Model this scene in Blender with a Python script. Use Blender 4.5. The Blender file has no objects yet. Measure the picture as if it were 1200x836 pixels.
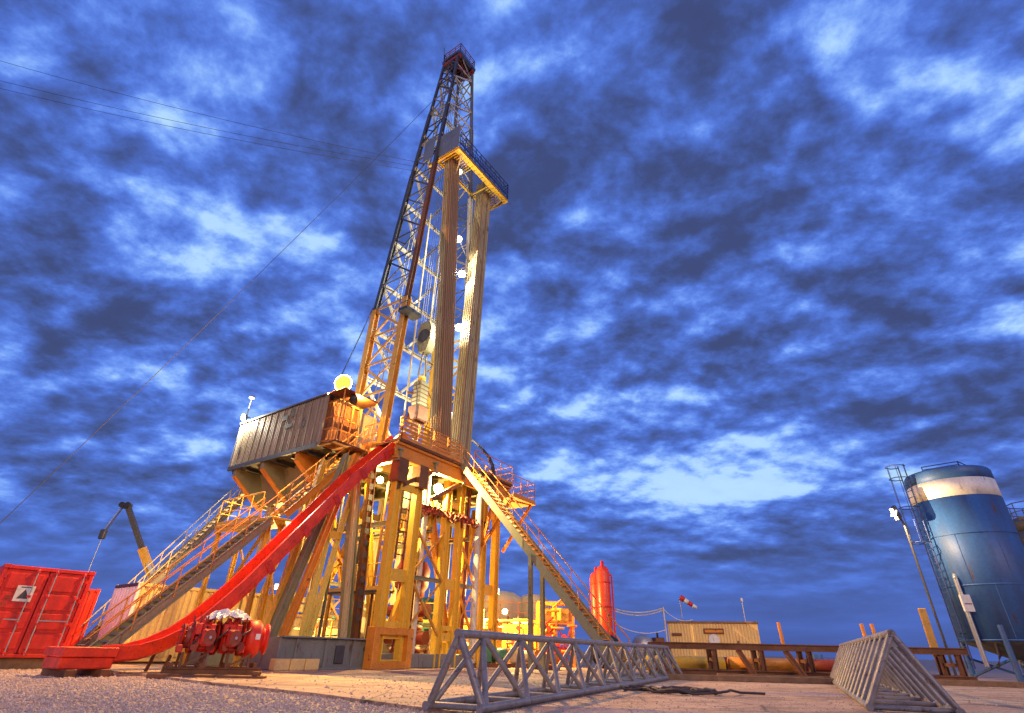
import bpy, bmesh, math, random
from mathutils import Vector, Matrix
random.seed(7)
R = math.radians
sc = bpy.context.scene
COL = sc.collection

# ------------------------------------------------------------------ camera
CAM_H = 0.8
cam = bpy.data.cameras.new('camera'); cam.sensor_width = 36.0; cam.lens = 613.0/1200.0*36.0
cam.clip_start = 0.05; cam.clip_end = 20000
co = bpy.data.objects.new('camera', cam); COL.objects.link(co); sc.camera = co
up = Vector((26, 1094, -613)).normalized()
fw = Vector((0, 0, -1)); fh = (fw - up*fw.dot(up)).normalized(); rt = fh.cross(up)
m3 = Matrix((rt, fh, up))                      # camera axes -> world axes
co.matrix_world = Matrix.Translation((0, 0, CAM_H)) @ m3.to_4x4()

# ------------------------------------------------------------------ world: dusk sky behind broken cloud
SUN_AZ, SUN_EL = R(165), R(16)                 # afterglow, behind the photographer
w = bpy.data.worlds.new('World'); sc.world = w; w.use_nodes = True
nt = w.node_tree; nt.nodes.clear()
def N(t, **k):
    n = nt.nodes.new(t)
    for a, b in k.items(): setattr(n, a, b)
    return n
def LK(a, b): nt.links.new(a, b)
def MATH(op, a, b=None, c=None, clamp=False):
    n = N('ShaderNodeMath', operation=op); n.use_clamp = clamp
    for i, v in enumerate((a, b, c)):
        if v is None: continue
        if isinstance(v, (int, float)): n.inputs[i].default_value = v
        else: LK(v, n.inputs[i])
    return n.outputs[0]
tc = N('ShaderNodeTexCoord'); sep = N('ShaderNodeSeparateXYZ'); LK(tc.outputs['Generated'], sep.inputs[0])
zc = MATH('ADD', MATH('MAXIMUM', sep.outputs[2], 0.0), 0.25)
cmb = N('ShaderNodeCombineXYZ')
LK(MATH('DIVIDE', sep.outputs[0], zc), cmb.inputs[0]); LK(MATH('DIVIDE', sep.outputs[1], zc), cmb.inputs[1])
def sky_noise(vec, scale, detail, rough, dist, off, sx=1.0, sy=1.0, rot=0.0):
    mp = N('ShaderNodeMapping'); mp.inputs['Location'].default_value = off; mp.inputs['Scale'].default_value = (sx, sy, 1)
    mp.inputs['Rotation'].default_value = (0, 0, rot)
    LK(vec, mp.inputs[0])
    n = N('ShaderNodeTexNoise'); n.inputs['Scale'].default_value = scale; n.inputs['Detail'].default_value = detail
    n.inputs['Roughness'].default_value = rough; n.inputs['Distortion'].default_value = dist
    LK(mp.outputs[0], n.inputs['Vector']); return n.outputs[0]
OA, OB, OC, OD = (11.2, 3.3, 0), (5.1, 8.2, 4), (2.2, 6.1, 2), (4.9, 0.6, 7)
def cloud_field(vec):
    a = sky_noise(vec, 1.9, 9, 0.55, 0.12, OA)
    b = sky_noise(vec, 5.4, 9, 0.60, 0.15, OB, 1.0, 1.2, 0.5)
    bil = MATH('MULTIPLY', MATH('ABSOLUTE', MATH('SUBTRACT', sky_noise(vec, 3.1, 8, 0.55, 0.1, OD), 0.5)), -0.5)      # billowed lumps with thin bright seams
    return MATH('ADD', MATH('ADD', MATH('MULTIPLY', a, 0.50), MATH('MULTIPLY', b, 0.34)), bil)
fld = cloud_field(cmb.outputs[0])
shf = N('ShaderNodeVectorMath', operation='ADD'); LK(cmb.outputs[0], shf.inputs[0]); shf.inputs[1].default_value = (0.020, 0.050, 0)   # towards the brighter horizon
fl2 = cloud_field(shf.outputs[0])
rim = MATH('MULTIPLY', MATH('SUBTRACT', fl2, fld), MATH('MULTIPLY', MATH('MULTIPLY', sep.outputs[2], 2.2, clamp=True), -0.60))      # lumps shade off on the side away from the light
nC = sky_noise(cmb.outputs[0], 0.7, 2, 0.5, 0.0, OC)
dens = MATH('ADD', MATH('ADD', fld, rim), MATH('ADD', MATH('MULTIPLY', nC, 0.14), 0.07))
# a break in the cloud low over the horizon
def gap(vx, vy, vz, k, amt):
    v = Vector((vx, vy, vz)).normalized()
    d = N('ShaderNodeVectorMath', operation='DISTANCE')
    sc_ = N('ShaderNodeVectorMath', operation='MULTIPLY'); sc_.inputs[1].default_value = (1, 1, 3.4); LK(tc.outputs['Generated'], sc_.inputs[0])
    LK(sc_.outputs[0], d.inputs[0]); d.inputs[1].default_value = (v.x, v.y, v.z*3.4)
    f = MATH('SUBTRACT', 1.0, MATH('DIVIDE', d.outputs['Value'], k), clamp=True)
    return MATH('MULTIPLY', MATH('MULTIPLY', f, f), amt)
dens = MATH('SUBTRACT', dens, gap(0.42, 0.93, 0.275, 0.46, 0.17))
dens = MATH('SUBTRACT', dens, gap(0.04, 0.95, 0.30, 0.36, 0.11))
# low over the horizon the cloud flattens into a dark layered bank
mpl = N('ShaderNodeMapping'); mpl.inputs['Scale'].default_value = (1.6, 1.6, 13.0); LK(tc.outputs['Generated'], mpl.inputs[0])
nL = N('ShaderNodeTexNoise'); nL.inputs['Scale'].default_value = 2.2; nL.inputs['Detail'].default_value = 5; nL.inputs['Roughness'].default_value = 0.5; LK(mpl.outputs[0], nL.inputs['Vector'])
dens = MATH('SUBTRACT', dens, 0.005)
bank = MATH('ADD', 0.46, MATH('MULTIPLY', nL.outputs[0], 0.16))
fb_ = MATH('SUBTRACT', 1.3, MATH('DIVIDE', MATH('ABSOLUTE', sep.outputs[2]), 0.15), clamp=True)
mxd = N('ShaderNodeMix'); LK(fb_, mxd.inputs['Factor']); LK(dens, mxd.inputs['A']); LK(bank, mxd.inputs['B']); dens = mxd.outputs['Result']
ramp = N('ShaderNodeValToRGB'); LK(dens, ramp.inputs[0]); cr = ramp.color_ramp; cr.interpolation = 'B_SPLINE'
stops = [(0.36, (0.50, 0.76, 1.00)), (0.42, (0.21, 0.41, 1.00)), (0.48, (0.092, 0.205, 0.80)), (0.54, (0.070, 0.132, 0.46)), (0.625, (0.047, 0.062, 0.160))]
while len(cr.elements) < len(stops): cr.elements.new(0.5)
for e, (p, c) in zip(cr.elements, stops): e.position = p; e.color = (*c, 1)
sky = N('ShaderNodeTexSky'); sky.sky_type = 'NISHITA'; sky.sun_disc = False
sky.sun_elevation = R(2.0); sky.sun_rotation = SUN_AZ; sky.ozone_density = 3.0
skm = N('ShaderNodeVectorMath', operation='SCALE'); LK(sky.outputs[0], skm.inputs[0]); skm.inputs['Scale'].default_value = 0.08
mixs = N('ShaderNodeMix', data_type='RGBA', blend_type='ADD'); mixs.inputs['Factor'].default_value = 0.12
LK(ramp.outputs[0], mixs.inputs['A']); LK(skm.outputs[0], mixs.inputs['B'])
bg = N('ShaderNodeBackground'); LK(mixs.outputs['Result'], bg.inputs[0]); bg.inputs[1].default_value = 1.0
wo = N('ShaderNodeOutputWorld'); LK(bg.outputs[0], wo.inputs[0])

# ------------------------------------------------------------------ sun (soft afterglow) and exposure
sl = bpy.data.lights.new('sun', 'SUN'); sl.energy = 1.4; sl.angle = R(25); sl.color = (1.0, 0.66, 0.40)
so = bpy.data.objects.new('sun', sl); COL.objects.link(so)
sd = Vector((math.sin(SUN_AZ)*math.cos(SUN_EL), math.cos(SUN_AZ)*math.cos(SUN_EL), math.sin(SUN_EL)))   # towards the sun
so.rotation_euler = sd.to_track_quat('Z', 'Y').to_euler(); so.location = (0, -20, 30)
sc.view_settings.view_transform = 'Standard'; sc.view_settings.look = 'None'
sc.view_settings.exposure = 0.0; sc.view_settings.gamma = 1.0; sc.view_settings.use_curve_mapping = False
sc.render.engine = 'CYCLES'; sc.cycles.use_denoising = True; sc.cycles.max_bounces = 5; sc.cycles.sample_clamp_indirect = 4.0

# ------------------------------------------------------------------ materials
def mat(name, col, rough=0.5, metal=0.0, dirt=0.35, rust=0.0, scale=1.5, bump=0.15, dcol=None, streak=False, spec=0.5):
    m = bpy.data.materials.new(name); m.use_nodes = True
    t = m.node_tree; b = t.nodes['Principled BSDF']; L = t.links.new
    g = t.nodes.new('ShaderNodeNewGeometry')
    mp = t.nodes.new('ShaderNodeMapping'); L(g.outputs['Position'], mp.inputs[0])
    if streak: mp.inputs['Scale'].default_value = (1, 1, 0.22)
    n = t.nodes.new('ShaderNodeTexNoise'); n.inputs['Scale'].default_value = scale; n.inputs['Detail'].default_value = 6; n.inputs['Roughness'].default_value = 0.65
    L(mp.outputs[0], n.inputs['Vector'])
    n2 = t.nodes.new('ShaderNodeTexNoise'); n2.inputs['Scale'].default_value = scale*9; n2.inputs['Detail'].default_value = 4
    L(g.outputs['Position'], n2.inputs['Vector'])
    dc = dcol or tuple(c*0.45 for c in col)
    r1 = t.nodes.new('ShaderNodeValToRGB'); r1.color_ramp.elements[0].position = 0.40; r1.color_ramp.elements[1].position = 0.68
    r1.color_ramp.elements[0].color = (0, 0, 0, 1); r1.color_ramp.elements[1].color = (dirt, dirt, dirt, 1); L(n.outputs[0], r1.inputs[0])
    mx = t.nodes.new('ShaderNodeMix'); mx.data_type = 'RGBA'; mx.inputs['A'].default_value = (*col, 1); mx.inputs['B'].default_value = (*dc, 1)
    L(r1.outputs[0], mx.inputs['Factor']); out = mx.outputs['Result']
    # small tone variation
    hv = t.nodes.new('ShaderNodeMapRange'); hv.inputs[1].default_value = 0.3; hv.inputs[2].default_value = 0.7; hv.inputs[3].default_value = 0.88; hv.inputs[4].default_value = 1.08
    L(n2.outputs[0], hv.inputs[0])
    mm = t.nodes.new('ShaderNodeVectorMath'); mm.operation = 'SCALE'; L(out, mm.inputs[0]); L(hv.outputs[0], mm.inputs['Scale']); out = mm.outputs[0]
    if rust > 0:
        n3 = t.nodes.new('ShaderNodeTexNoise'); n3.inputs['Scale'].default_value = scale*2.7; n3.inputs['Detail'].default_value = 8; n3.inputs['Roughness'].default_value = 0.7
        L(mp.outputs[0], n3.inputs['Vector'])
        r3 = t.nodes.new('ShaderNodeValToRGB'); r3.color_ramp.elements[0].position = 0.62-0.2*rust; r3.color_ramp.elements[1].position = 0.70-0.12*rust
        L(n3.outputs[0], r3.inputs[0])
        m2 = t.nodes.new('ShaderNodeMix'); m2.data_type = 'RGBA'; L(out, m2.inputs['A']); m2.inputs['B'].default_value = (0.11, 0.045, 0.02, 1)
        L(r3.outputs[0], m2.inputs['Factor']); out = m2.outputs['Result']
    L(out, b.inputs['Base Color'])
    rr = t.nodes.new('ShaderNodeMapRange'); rr.inputs[3].default_value = max(0.05, rough-0.12); rr.inputs[4].default_value = min(1, rough+0.2)
    L(n.outputs[0], rr.inputs[0]); L(rr.outputs[0], b.inputs['Roughness'])
    b.inputs['Metallic'].default_value = metal; b.inputs['Specular IOR Level'].default_value = spec
    if bump:
        bp = t.nodes.new('ShaderNodeBump'); bp.inputs['Strength'].default_value = bump; bp.inputs['Distance'].default_value = 0.02
        L(n2.outputs[0], bp.inputs['Height']); L(bp.outputs[0], b.inputs['Normal'])
    return m
def emit(name, col, s):
    m = bpy.data.materials.new(name); m.use_nodes = True; b = m.node_tree.nodes['Principled BSDF']
    b.inputs['Base Color'].default_value = (0, 0, 0, 1); b.inputs['Roughness'].default_value = 0.9; b.inputs['Specular IOR Level'].default_value = 0.0; b.inputs['Emission Color'].default_value = (*col, 1); b.inputs['Emission Strength'].default_value = s
    return m
M = dict(
 yellow=mat('yellow_paint', (0.80, 0.49, 0.045), 0.45, dirt=0.2, rust=0.08, streak=True),
 orange=mat('orange_paint', (0.72, 0.27, 0.025), 0.5, rust=0.12),
 red=mat('red_paint', (0.72, 0.028, 0.010), 0.45, dirt=0.75, rust=0.12, streak=True, dcol=(0.26, 0.015, 0.01)),
 gold=mat('golden_brown_paint', (0.62, 0.30, 0.04), 0.5, dirt=0.4, rust=0.2),
 lemon=mat('lemon_paint', (0.76, 0.60, 0.12), 0.45, dirt=0.2, rust=0.05),
 redslide=mat('red_slide_paint', (0.84, 0.055, 0.010), 0.36, dirt=0.6, rust=0.06, scale=2.2, dcol=(0.36, 0.02, 0.01)),
 cream=mat('cream_paint', (0.54, 0.46, 0.26), 0.55, dirt=0.2, rust=0.05, streak=True),
 olive=mat('olive_grey_paint', (0.27, 0.26, 0.15), 0.55, dirt=0.2, rust=0.06, streak=True),
 grey=mat('grey_steel', (0.22, 0.22, 0.23), 0.5, 0.25, rust=0.2),
 darkgrey=mat('dark_steel', (0.07, 0.075, 0.085), 0.5, 0.3, rust=0.25),
 rackgrey=mat('rack_steel', (0.25, 0.245, 0.26), 0.45, 0.2, dirt=0.6, rust=0.28, scale=4),
 skid=mat('skid_grey_paint', (0.20, 0.215, 0.20), 0.55, rust=0.2, streak=True),
 clad=mat('grey_cladding', (0.29, 0.235, 0.165), 0.6, 0.1, dirt=0.35, rust=0.04, streak=True),
 brown=mat('rusty_brown_steel', (0.19, 0.08, 0.035), 0.65, 0.2, rust=0.5),
 pipe=mat('drill_pipe_steel', (0.46, 0.38, 0.19), 0.5, 0.1, dirt=0.6, rust=0.3, streak=True),
 pipebrown=mat('shaded_brown_pipe_steel', (0.33, 0.20, 0.09), 0.5, 0.1, dirt=0.5, streak=True),  # brown for the near bundle's unlit side and for scattered stands
 white=mat('white_paint', (0.74, 0.74, 0.70), 0.45, dirt=0.4, rust=0.1, streak=True),
 strut=mat('pale_strut_paint', (0.62, 0.60, 0.50), 0.45, dirt=0.4, rust=0.2),
 blue=mat('silo_blue_paint', (0.030, 0.115, 0.36), 0.5, dirt=0.7, rust=0.03, dcol=(0.03, 0.05, 0.10), streak=True, scale=1.1),
 bluerail=mat('blue_rail_paint', (0.035, 0.07, 0.24), 0.5, rust=0.2),
 windwall=mat('wind_wall_sheet', (0.17, 0.20, 0.24), 0.5, 0.2, dirt=0.4),
 green=mat('green_paint', (0.05, 0.21, 0.12), 0.5, rust=0.2),
 black=mat('black_rubber', (0.02, 0.02, 0.022), 0.6),
 boom=mat('crane_yellow_paint', (0.55, 0.30, 0.04), 0.45, rust=0.1),
 galv=mat('galvanised_steel', (0.40, 0.42, 0.44), 0.38, 0.6, dirt=0.3),
 wood=mat('timber', (0.26, 0.16, 0.085), 0.8, dirt=0.6, scale=4, bump=0.4),
 tarp=mat('plastic_wrap', (0.52, 0.55, 0.66), 0.22, dirt=0.3, scale=5, bump=0.5),
 signbrown=mat('brown_sign', (0.17, 0.05, 0.02), 0.5),
 hose=mat('hose_rubber', (0.06, 0.045, 0.045), 0.6),
 redrust=mat('maroon_paint', (0.26, 0.035, 0.02), 0.5, rust=0.4),
 lampw=emit('white_lamp_glass', (1.0, 0.95, 0.80), 3),
 lamps=emit('sodium_lamp_glass', (1.0, 0.46, 0.07), 2.2),
)

# ------------------------------------------------------------------ frames, things, parts
class Frame:
    def __init__(s, ox, oy, deg): s.m = Matrix.Translation((ox, oy, 0)) @ Matrix.Rotation(R(deg), 4, 'Z'); s.deg = deg
WORLD = Frame(0, 0, 0)
RIG = Frame(-5.5, 29.5, -35)                   # x: off the rig floor towards the right-hand stair, y: away, -y: the pipe slide
def thing(name, label, cat, base=(0, 0, 0), frame=WORLD, group=None):
    o = bpy.data.objects.new(name, None); COL.objects.link(o); o.empty_display_size = 0.3
    o.matrix_world = frame.m @ Matrix.Translation(base)
    o['label'] = label; o['category'] = cat
    if group: o['group'] = group
    BASE[o.name] = Vector(base); return o
BASE = {}
def base_of(p):
    while p.parent is not None: p = p.parent
    return BASE.get(p.name, Vector((0, 0, 0)))
def link(name, me, parent, mtx=None):
    o = bpy.data.objects.new(name, me); COL.objects.link(o)
    if parent is not None: o.parent = parent
    if mtx is not None: o.matrix_local = mtx
    return o
UNIT = {}
def unit(shape, m):
    key = (shape, m)
    if key in UNIT: return UNIT[key]
    bm = bmesh.new()
    def prism(poly):
        a = [bm.verts.new((x, y, 0)) for x, y in poly]; b = [bm.verts.new((x, y, 1)) for x, y in poly]
        n = len(poly)
        for i in range(n):
            f = bm.faces.new((a[i], a[(i+1) % n], b[(i+1) % n], b[i]))
            if shape[0] == 'c': f.smooth = True
        bm.faces.new(a[::-1]); bm.faces.new(b)
    if shape == 'bar': prism([(-.5, -.5), (.5, -.5), (.5, .5), (-.5, .5)])
    elif shape == 'I': prism([(-.5, -.5), (.5, -.5), (.5, -.36), (.1, -.36), (.1, .36), (.5, .36), (.5, .5), (-.5, .5), (-.5, .36), (-.1, .36), (-.1, -.36), (-.5, -.36)])
    elif shape == 'L': prism([(-.5, -.5), (.5, -.5), (.5, -.3), (-.3, -.3), (-.3, .5), (-.5, .5)])
    elif shape == 'C': prism([(-.5, -.5), (.5, -.5), (.5, -.38), (-.34, -.38), (-.34, .38), (.5, .38), (.5, .5), (-.5, .5)])
    else:
        n = int(shape[1:]); prism([(math.cos(2*math.pi*i/n)*.5, math.sin(2*math.pi*i/n)*.5) for i in range(n)])
    me = bpy.data.meshes.new(shape+'_'+m); bm.to_mesh(me); bm.free(); me.materials.append(M[m]); UNIT[key] = me; return me
def bar(name, p, q, wd, ht, m, parent, shape='bar', upv=(0, 0, 1)):
    """a straight member from p to q; ht is measured along upv, wd across it"""
    b = base_of(parent); p = Vector(p)-b; q = Vector(q)-b; d = q-p; z = d.normalized(); u = Vector(upv)
    if abs(z.dot(u)) > 0.995: u = Vector((0, 1, 0)) if abs(z.y) < 0.9 else Vector((1, 0, 0))
    x = u.cross(z).normalized(); y = z.cross(x)
    mt = Matrix((( x.x*wd, y.x*ht, d.x, p.x), (x.y*wd, y.y*ht, d.y, p.y), (x.z*wd, y.z*ht, d.z, p.z), (0, 0, 0, 1)))
    return link(name, unit(shape, m), parent, mt)
def tube(name, p, q, r, m, parent, n=10): return bar(name, p, q, 2*r, 2*r, m, parent, 'c%d' % n)
class MB:
    """collects geometry in the thing's frame; build() links it as one mesh object"""
    def __init__(s): s.bm = bmesh.new()
    def box(s, lo, hi, bev=0.0, mtx=None):
        lo = Vector(lo); hi = Vector(hi); r = bmesh.ops.create_cube(s.bm, size=1.0)
        c = (lo+hi)/2; d = hi-lo
        for v in r['verts']: v.co = Vector((v.co.x*d.x, v.co.y*d.y, v.co.z*d.z))+c
        vs = r['verts']
        if bev:
            es = list({e for v in vs for e in v.link_edges})
            k = bmesh.ops.bevel(s.bm, geom=es, offset=bev, segments=1, affect='EDGES', profile=0.5)
            vs = list({v for f in k['faces'] for v in f.verts})
        if mtx is not None:
            for v in vs: v.co = mtx @ v.co
        return s
    def poly_prism(s, pts, vec):
        vec = Vector(vec); a = [s.bm.verts.new(p) for p in pts]; b = [s.bm.verts.new(Vector(p)+vec) for p in pts]; n = len(a)
        fs = [s.bm.faces.new((a[i], a[(i+1) % n], b[(i+1) % n], b[i])) for i in range(n)]
        fs += [s.bm.faces.new(a[::-1]), s.bm.faces.new(b)]
        bmesh.ops.recalc_face_normals(s.bm, faces=fs); return s
    def lathe(s, prof, origin=(0, 0, 0), axis=(0, 0, 1), n=24, smooth=True):
        z = Vector(axis).normalized(); u = Vector((0, 0, 1)) if abs(z.z) < 0.9 else Vector((1, 0, 0)); x = u.cross(z).normalized(); y = z.cross(x); o = Vector(origin)
        rings = []
        for r, h in prof:
            rings.append([s.bm.verts.new(o+z*h+(x*math.cos(2*math.pi*i/n)+y*math.sin(2*math.pi*i/n))*max(r, 1e-4)) for i in range(n)])
        fs = []
        for a, b in zip(rings, rings[1:]):
            for i in range(n):
                f = s.bm.faces.new((a[i], a[(i+1) % n], b[(i+1) % n], b[i])); f.smooth = smooth; fs.append(f)
        fs.append(s.bm.faces.new(rings[0][::-1])); fs.append(s.bm.faces.new(rings[-1]))
        bmesh.ops.recalc_face_normals(s.bm, faces=fs)
        return s
    def path(s, pts, r, n=8):
        pts = [Vector(p) for p in pts]; rings = []
        for i, p in enumerate(pts):
            d = (pts[min(i+1, len(pts)-1)]-pts[max(i-1, 0)]).normalized()
            u = Vector((0, 0, 1)) if abs(d.z) < 0.95 else Vector((1, 0, 0)); x = u.cross(d).normalized(); y = d.cross(x)
            rings.append([s.bm.verts.new(p+(x*math.cos(2*math.pi*k/n)+y*math.sin(2*math.pi*k/n))*r) for k in range(n)])
        for a, b in zip(rings, rings[1:]):
            for i in range(n): s.bm.faces.new((a[i], a[(i+1) % n], b[(i+1) % n], b[i])).smooth = True
        s.bm.faces.new(rings[0][::-1]); s.bm.faces.new(rings[-1]); return s
    def corrugated(s, p, q, h, depth=0.03, pitch=0.28, out=(0, 0, 1)):
        """a standing corrugated sheet from p to q, h high, ribs pushed along out"""
        p = Vector(p); q = Vector(q); out = Vector(out); L = (q-p).length; d = (q-p)/L; n = max(1, round(L/pitch)); pt = L/n
        prof = []
        for i in range(n):
            a = i*pt; prof += [(a, 0), (a+pt*.34, 0), (a+pt*.5, 1), (a+pt*.84, 1)]
        prof.append((L, 0))
        lo = [s.bm.verts.new(p+d*a+out*depth*k) for a, k in prof]; hi = [s.bm.verts.new(v.co+Vector((0, 0, h))) for v in lo]
        for i in range(len(lo)-1): s.bm.faces.new((lo[i], lo[i+1], hi[i+1], hi[i]))
        return s
    def build(s, name, m, parent=None, kind=None):
        me = bpy.data.meshes.new(name)
        if parent is not None: bmesh.ops.translate(s.bm, verts=s.bm.verts, vec=-base_of(parent))
        s.bm.normal_update(); s.bm.to_mesh(me); s.bm.free(); me.materials.append(M[m] if isinstance(m, str) else m)
        o = link(name, me, parent)
        if kind: o['kind'] = kind
        return o
def box(name, lo, hi, m, parent, bev=0.012): return MB().box(lo, hi, bev).build(name, m, parent)
def lerp(a, b, t): return Vector(a)*(1-t)+Vector(b)*t

def railing(parent, pts, h=1.1, step=1.3, m='orange', r=0.024, mids=1, kick=True, panels=None):
    for a, b in zip(pts, pts[1:]):
        a = Vector(a); b = Vector(b); L = (b-a).length; n = max(1, round(L/step))
        for i in range(n+1):
            p = a.lerp(b, i/n); tube('rail_post', p, p+Vector((0, 0, h)), r, m, parent, 6)
        tube('handrail', a+Vector((0, 0, h)), b+Vector((0, 0, h)), r*1.05, m, parent, 6)
        for k in range(mids):
            z = Vector((0, 0, h*(k+1)/(mids+1))); tube('mid_rail', a+z, b+z, r*.85, m, parent, 6)
        if kick: bar('toe_board', a+Vector((0, 0, .08)), b+Vector((0, 0, .08)), .012, .14, m, parent)
        if panels:
            s = (b-a).normalized()
            for i in range(n):
                p = a.lerp(b, (i+.06)/n); q = a.lerp(b, (i+.94)/n)
                [bar('infill_slat', p+Vector((0, 0, zz)), q+Vector((0, 0, zz)), .015, .13, panels, parent) for zz in (.26, .46, .70, .90)]
def stair(parent, top, bot, across, n, mstr, mtread, mrail, rail_h=1.0, sd=0.28, rails=(0, 1), post_every=5):
    """top and bot: the walking line on the first side; across: vector to the other side"""
    top = Vector(top); bot = Vector(bot); ac = Vector(across)
    for k in (0, 1):
        o = ac*k; bar('stringer', top+o, bot+o, .06, sd, mstr, parent, 'C')
    d = (bot-top); hor = Vector((d.x, d.y, 0)).normalized()
    for i in range(n):
        p = top.lerp(bot, (i+.5)/n)
        bar('tread', p+ac*.04-hor*0, p+ac*.96, .24, .035, mtread, parent)
    for k in rails:
        o = ac*k; uz = Vector((0, 0, rail_h))
        tube('handrail', top+o+uz, bot+o+uz, .026, mrail, parent, 6)
        tube('mid_rail', top+o+uz*.55, bot+o+uz*.55, .02, mrail, parent, 6)
        for i in range(0, n+1, post_every):
            p = top.lerp(bot, min(1, i/n))+o; tube('rail_post', p, p+uz, .024, mrail, parent, 6)
def light(parent, pos, col, power, size=0.12, name='bulb'):
    l = bpy.data.lights.new(name, 'POINT'); l.energy = power; l.color = col; l.shadow_soft_size = 0.0
    o = bpy.data.objects.new(name, l); COL.objects.link(o); o.parent = parent; o.location = Vector(pos)-base_of(parent)
    return o
WHITE = (1.0, 0.93, 0.72); SOD = (1.0, 0.50, 0.11)
def floodlight(label, pos, aim, power, frame=RIG, r=0.2, col=WHITE, lm='lampw', name='floodlight', group='floodlights on the rig'):
    pos = Vector(pos); a = Vector(aim).normalized()
    t = thing(name, label, 'floodlight', pos, frame, group)
    MB().lathe([(r*.35, -r*1.1), (r*.8, -r*.8), (r*1.12, -.02), (r*1.12, .03), (r*.98, .03), (r*.98, -.0)], pos, a, 16).build('housing', 'darkgrey', t)
    MB().lathe([(r*.97, .0), (r*.9, .035), (r*.5, .075), (0.001, .09)], pos, a, 16).build('lens', lm, t)
    side = a.cross(Vector((0, 0, 1))).normalized() if abs(a.z) < .95 else Vector((1, 0, 0))
    bm = MB(); bm.path([pos+side*r*1.2, pos+side*r*1.25-a*r*1.3, pos-side*r*1.25-a*r*1.3, pos-side*r*1.2], .018, 6); bm.build('bracket', 'darkgrey', t)
    light(t, pos+a*(.16+r*.3), col, power, .03)
    return t
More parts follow.
